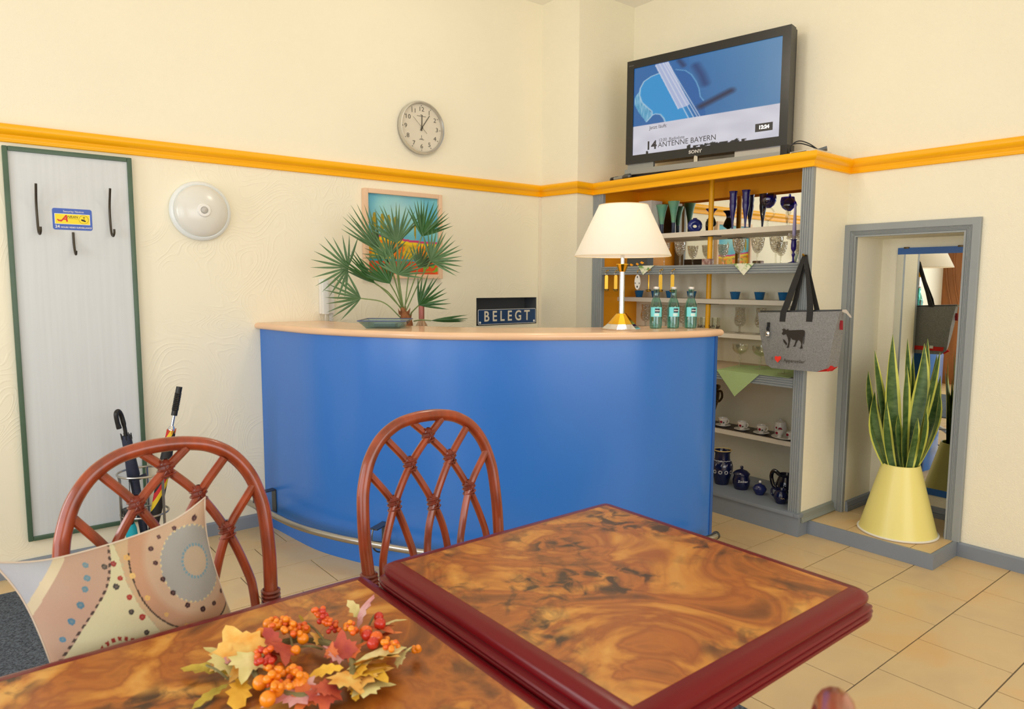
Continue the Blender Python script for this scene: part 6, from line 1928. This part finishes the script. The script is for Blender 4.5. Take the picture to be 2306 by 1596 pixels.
MB().tube(ringc_(.448, .105), .005, 8, closed=True).build('hoop', m_steel, us)
MB().tube(ringc_(.262, .098), .005, 8, closed=True).build('hoop', m_steel, us)
for a in (rad(-50), rad(70), rad(190)):
    MB().tube([uc + Vector((.10 * math.cos(a), .10 * math.sin(a), .006)), uc + Vector((.10 * math.cos(a), .10 * math.sin(a), .43)), uc + Vector((.104 * math.cos(a), .104 * math.sin(a), .448))], .006, 8).build('upright', m_steel, us)
m_navycloth = M('navy_umbrella_cloth', (30, 38, 62), .6, bump=.2, bscale=40)
def umb_axis(top, foot):
    a = (Vector(foot) - Vector(top)); return Vector(top), a.normalized(), a.length
# navy umbrella with crook handle
T1, A1, L1 = umb_axis((.585, 3.50, .620), (.655, 3.50, .016))
u1 = thing('crook_umbrella', 'folded navy umbrella with black crook handle in the stand', 'umbrella', (.65, 3.5, .016))
hk = [T1, T1 - A1 * .05, T1 - A1 * .10 + Vector((-.004, 0, 0)), T1 - A1 * .122 + Vector((-.014, -.012, 0)), T1 - A1 * .112 + Vector((-.026, -.022, 0)), T1 - A1 * .075 + Vector((-.027, -.022, 0)), T1 - A1 * .045 + Vector((-.024, -.020, 0))]
MB().tube(spline(hk, 5), [.008] * 6 + [.010] * 22 + [.011, .011, .011], 12).build('handle', m_black, u1)
cl_pts = [T1 + A1 * t for t in (-.005, .01, .05, .12, .18, .20, .25, .45, L1 - .03, L1)]
MB().tube(cl_pts, [.019, .021, .021, .024, .027, .020, .019, .017, .009, .004], 12).build('canopy', m_navycloth, u1)
for k_ in range(7):
    a = 2 * PI * k_ / 7
    b_ = T1 + A1 * .012 + Vector((.021 * math.cos(a), .021 * math.sin(a), 0))
    MB().tube([b_, b_ - A1 * .028], .0022, 5).build('rib_tip', m_black, u1)
MB().tube([T1 + A1 * .2, T1 + A1 * .205], .024, 12).build('closing_band', m_navycloth, u1)
MB().prism([(0, 0), (.035, .004), (.030, .024), (0, .02)], T1 + A1 * .205 + Vector((.015, -.012, 0)), (1, 0, .15), (0, 0, 1), (0, .002, 0)).build('band_flap', m_navycloth, u1)
MB().tube(spline([T1 + A1 * .19 + Vector((-.022, -.015, 0)), T1 + A1 * .26 + Vector((-.030, -.018, 0)), T1 + A1 * .30 + Vector((-.024, -.018, 0)), T1 + A1 * .26 + Vector((-.02, -.018, 0)), T1 + A1 * .19 + Vector((-.016, -.017, 0))], 6), .0018, 5).build('wrist_cord', m_black, u1)
# striped umbrella
T2, A2, L2 = umb_axis((.775, 3.50, .640), (.640, 3.50, .016))
u2 = thing('striped_umbrella', 'folded black umbrella with red and yellow stripes and ribbed grip', 'umbrella', (.64, 3.5, .016))
gr = MB()
prs = []
for k_ in range(34):
    t = k_ / 33
    prs.append((.0135 + (.0022 * (k_ % 2) if 6 < k_ < 27 else 0), -.055 - .135 * t))
gpts = [T2 + A2 * z for r, z in prs]
MB().tube(gpts, [r for r, z in prs], 14).build('grip', m_black, u2)
MB().tube([T2 + A2 * .012, T2 - A2 * .058], .006, 10).build('shaft', m_chrome, u2)
MB().tube([T2 + A2 * .02, T2 + A2 * .004, T2 - A2 * .006], [.016, .014, .009], 12).build('collar', m_chrome, u2)
m_strp, nt, p = base_mat('black_red_yellow_stripes')
tcn = nt.nodes.new('ShaderNodeTexCoord'); sep = nt.nodes.new('ShaderNodeSeparateXYZ'); nt.links.new(tcn.outputs['Object'], sep.inputs[0])
m1 = nt.nodes.new('ShaderNodeMath'); m1.operation = 'MULTIPLY'; m1.inputs[1].default_value = 9.0; nt.links.new(sep.outputs['X'], m1.inputs[0])
m2 = nt.nodes.new('ShaderNodeMath'); m2.operation = 'MULTIPLY'; m2.inputs[1].default_value = -5.5; nt.links.new(sep.outputs['Z'], m2.inputs[0])
m3 = nt.nodes.new('ShaderNodeMath'); m3.operation = 'ADD'; nt.links.new(m1.outputs[0], m3.inputs[0]); nt.links.new(m2.outputs[0], m3.inputs[1])
m4 = nt.nodes.new('ShaderNodeMath'); m4.operation = 'FRACT'; nt.links.new(m3.outputs[0], m4.inputs[0])
rmp = nt.nodes.new('ShaderNodeValToRGB'); rmp.color_ramp.interpolation = 'CONSTANT'
es = rmp.color_ramp.elements; es[0].position = 0; es[0].color = (*lin((26, 24, 26)), 1); es[1].position = .62; es[1].color = (*lin((200, 30, 36)), 1)
e3 = es.new(.76); e3.color = (*lin((226, 190, 30)), 1); e4 = es.new(.92); e4.color = (*lin((26, 24, 26)), 1)
nt.links.new(m4.outputs[0], rmp.inputs[0]); nt.links.new(rmp.outputs[0], p.inputs['Base Color']); p.inputs['Roughness'].default_value = .6
cl_pts = [T2 + A2 * t for t in (.015, .03, .10, .18, .25, .40, L2 - .04, L2)]
MB().tube(cl_pts, [.016, .020, .024, .027, .025, .024, .013, .004], 14).build('canopy', m_strp, u2)
for k_ in range(8):
    a = 2 * PI * k_ / 8
    b_ = T2 + A2 * .03 + Vector((.019 * math.cos(a), .019 * math.sin(a), 0))
    MB().tube([b_, b_ - A2 * .022], .002, 5).build('rib_tip', M('orange_rib_tip', (200, 90, 40), .4), u2)
# short teal umbrella
T3, A3, L3 = umb_axis((.575, 3.47, .235), (.600, 3.47, .016))
u3 = thing('folding_umbrella', 'short teal folding umbrella with black knob in the stand', 'umbrella', (.6, 3.47, .016))
MB().tube([T3 - A3 * .068, T3 - A3 * .064, T3 + A3 * .0, T3 + A3 * .01], [.018, .020, .018, .016], 16).build('knob', m_black, u3)
MB().tube([T3 + A3 * .008, T3 + A3 * .03, T3 + A3 * (L3 - .02), T3 + A3 * L3], [.020, .024, .024, .014], 16).build('canopy', M('teal_cloth', (20, 168, 190), .55, bump=.2, bscale=60), u3)
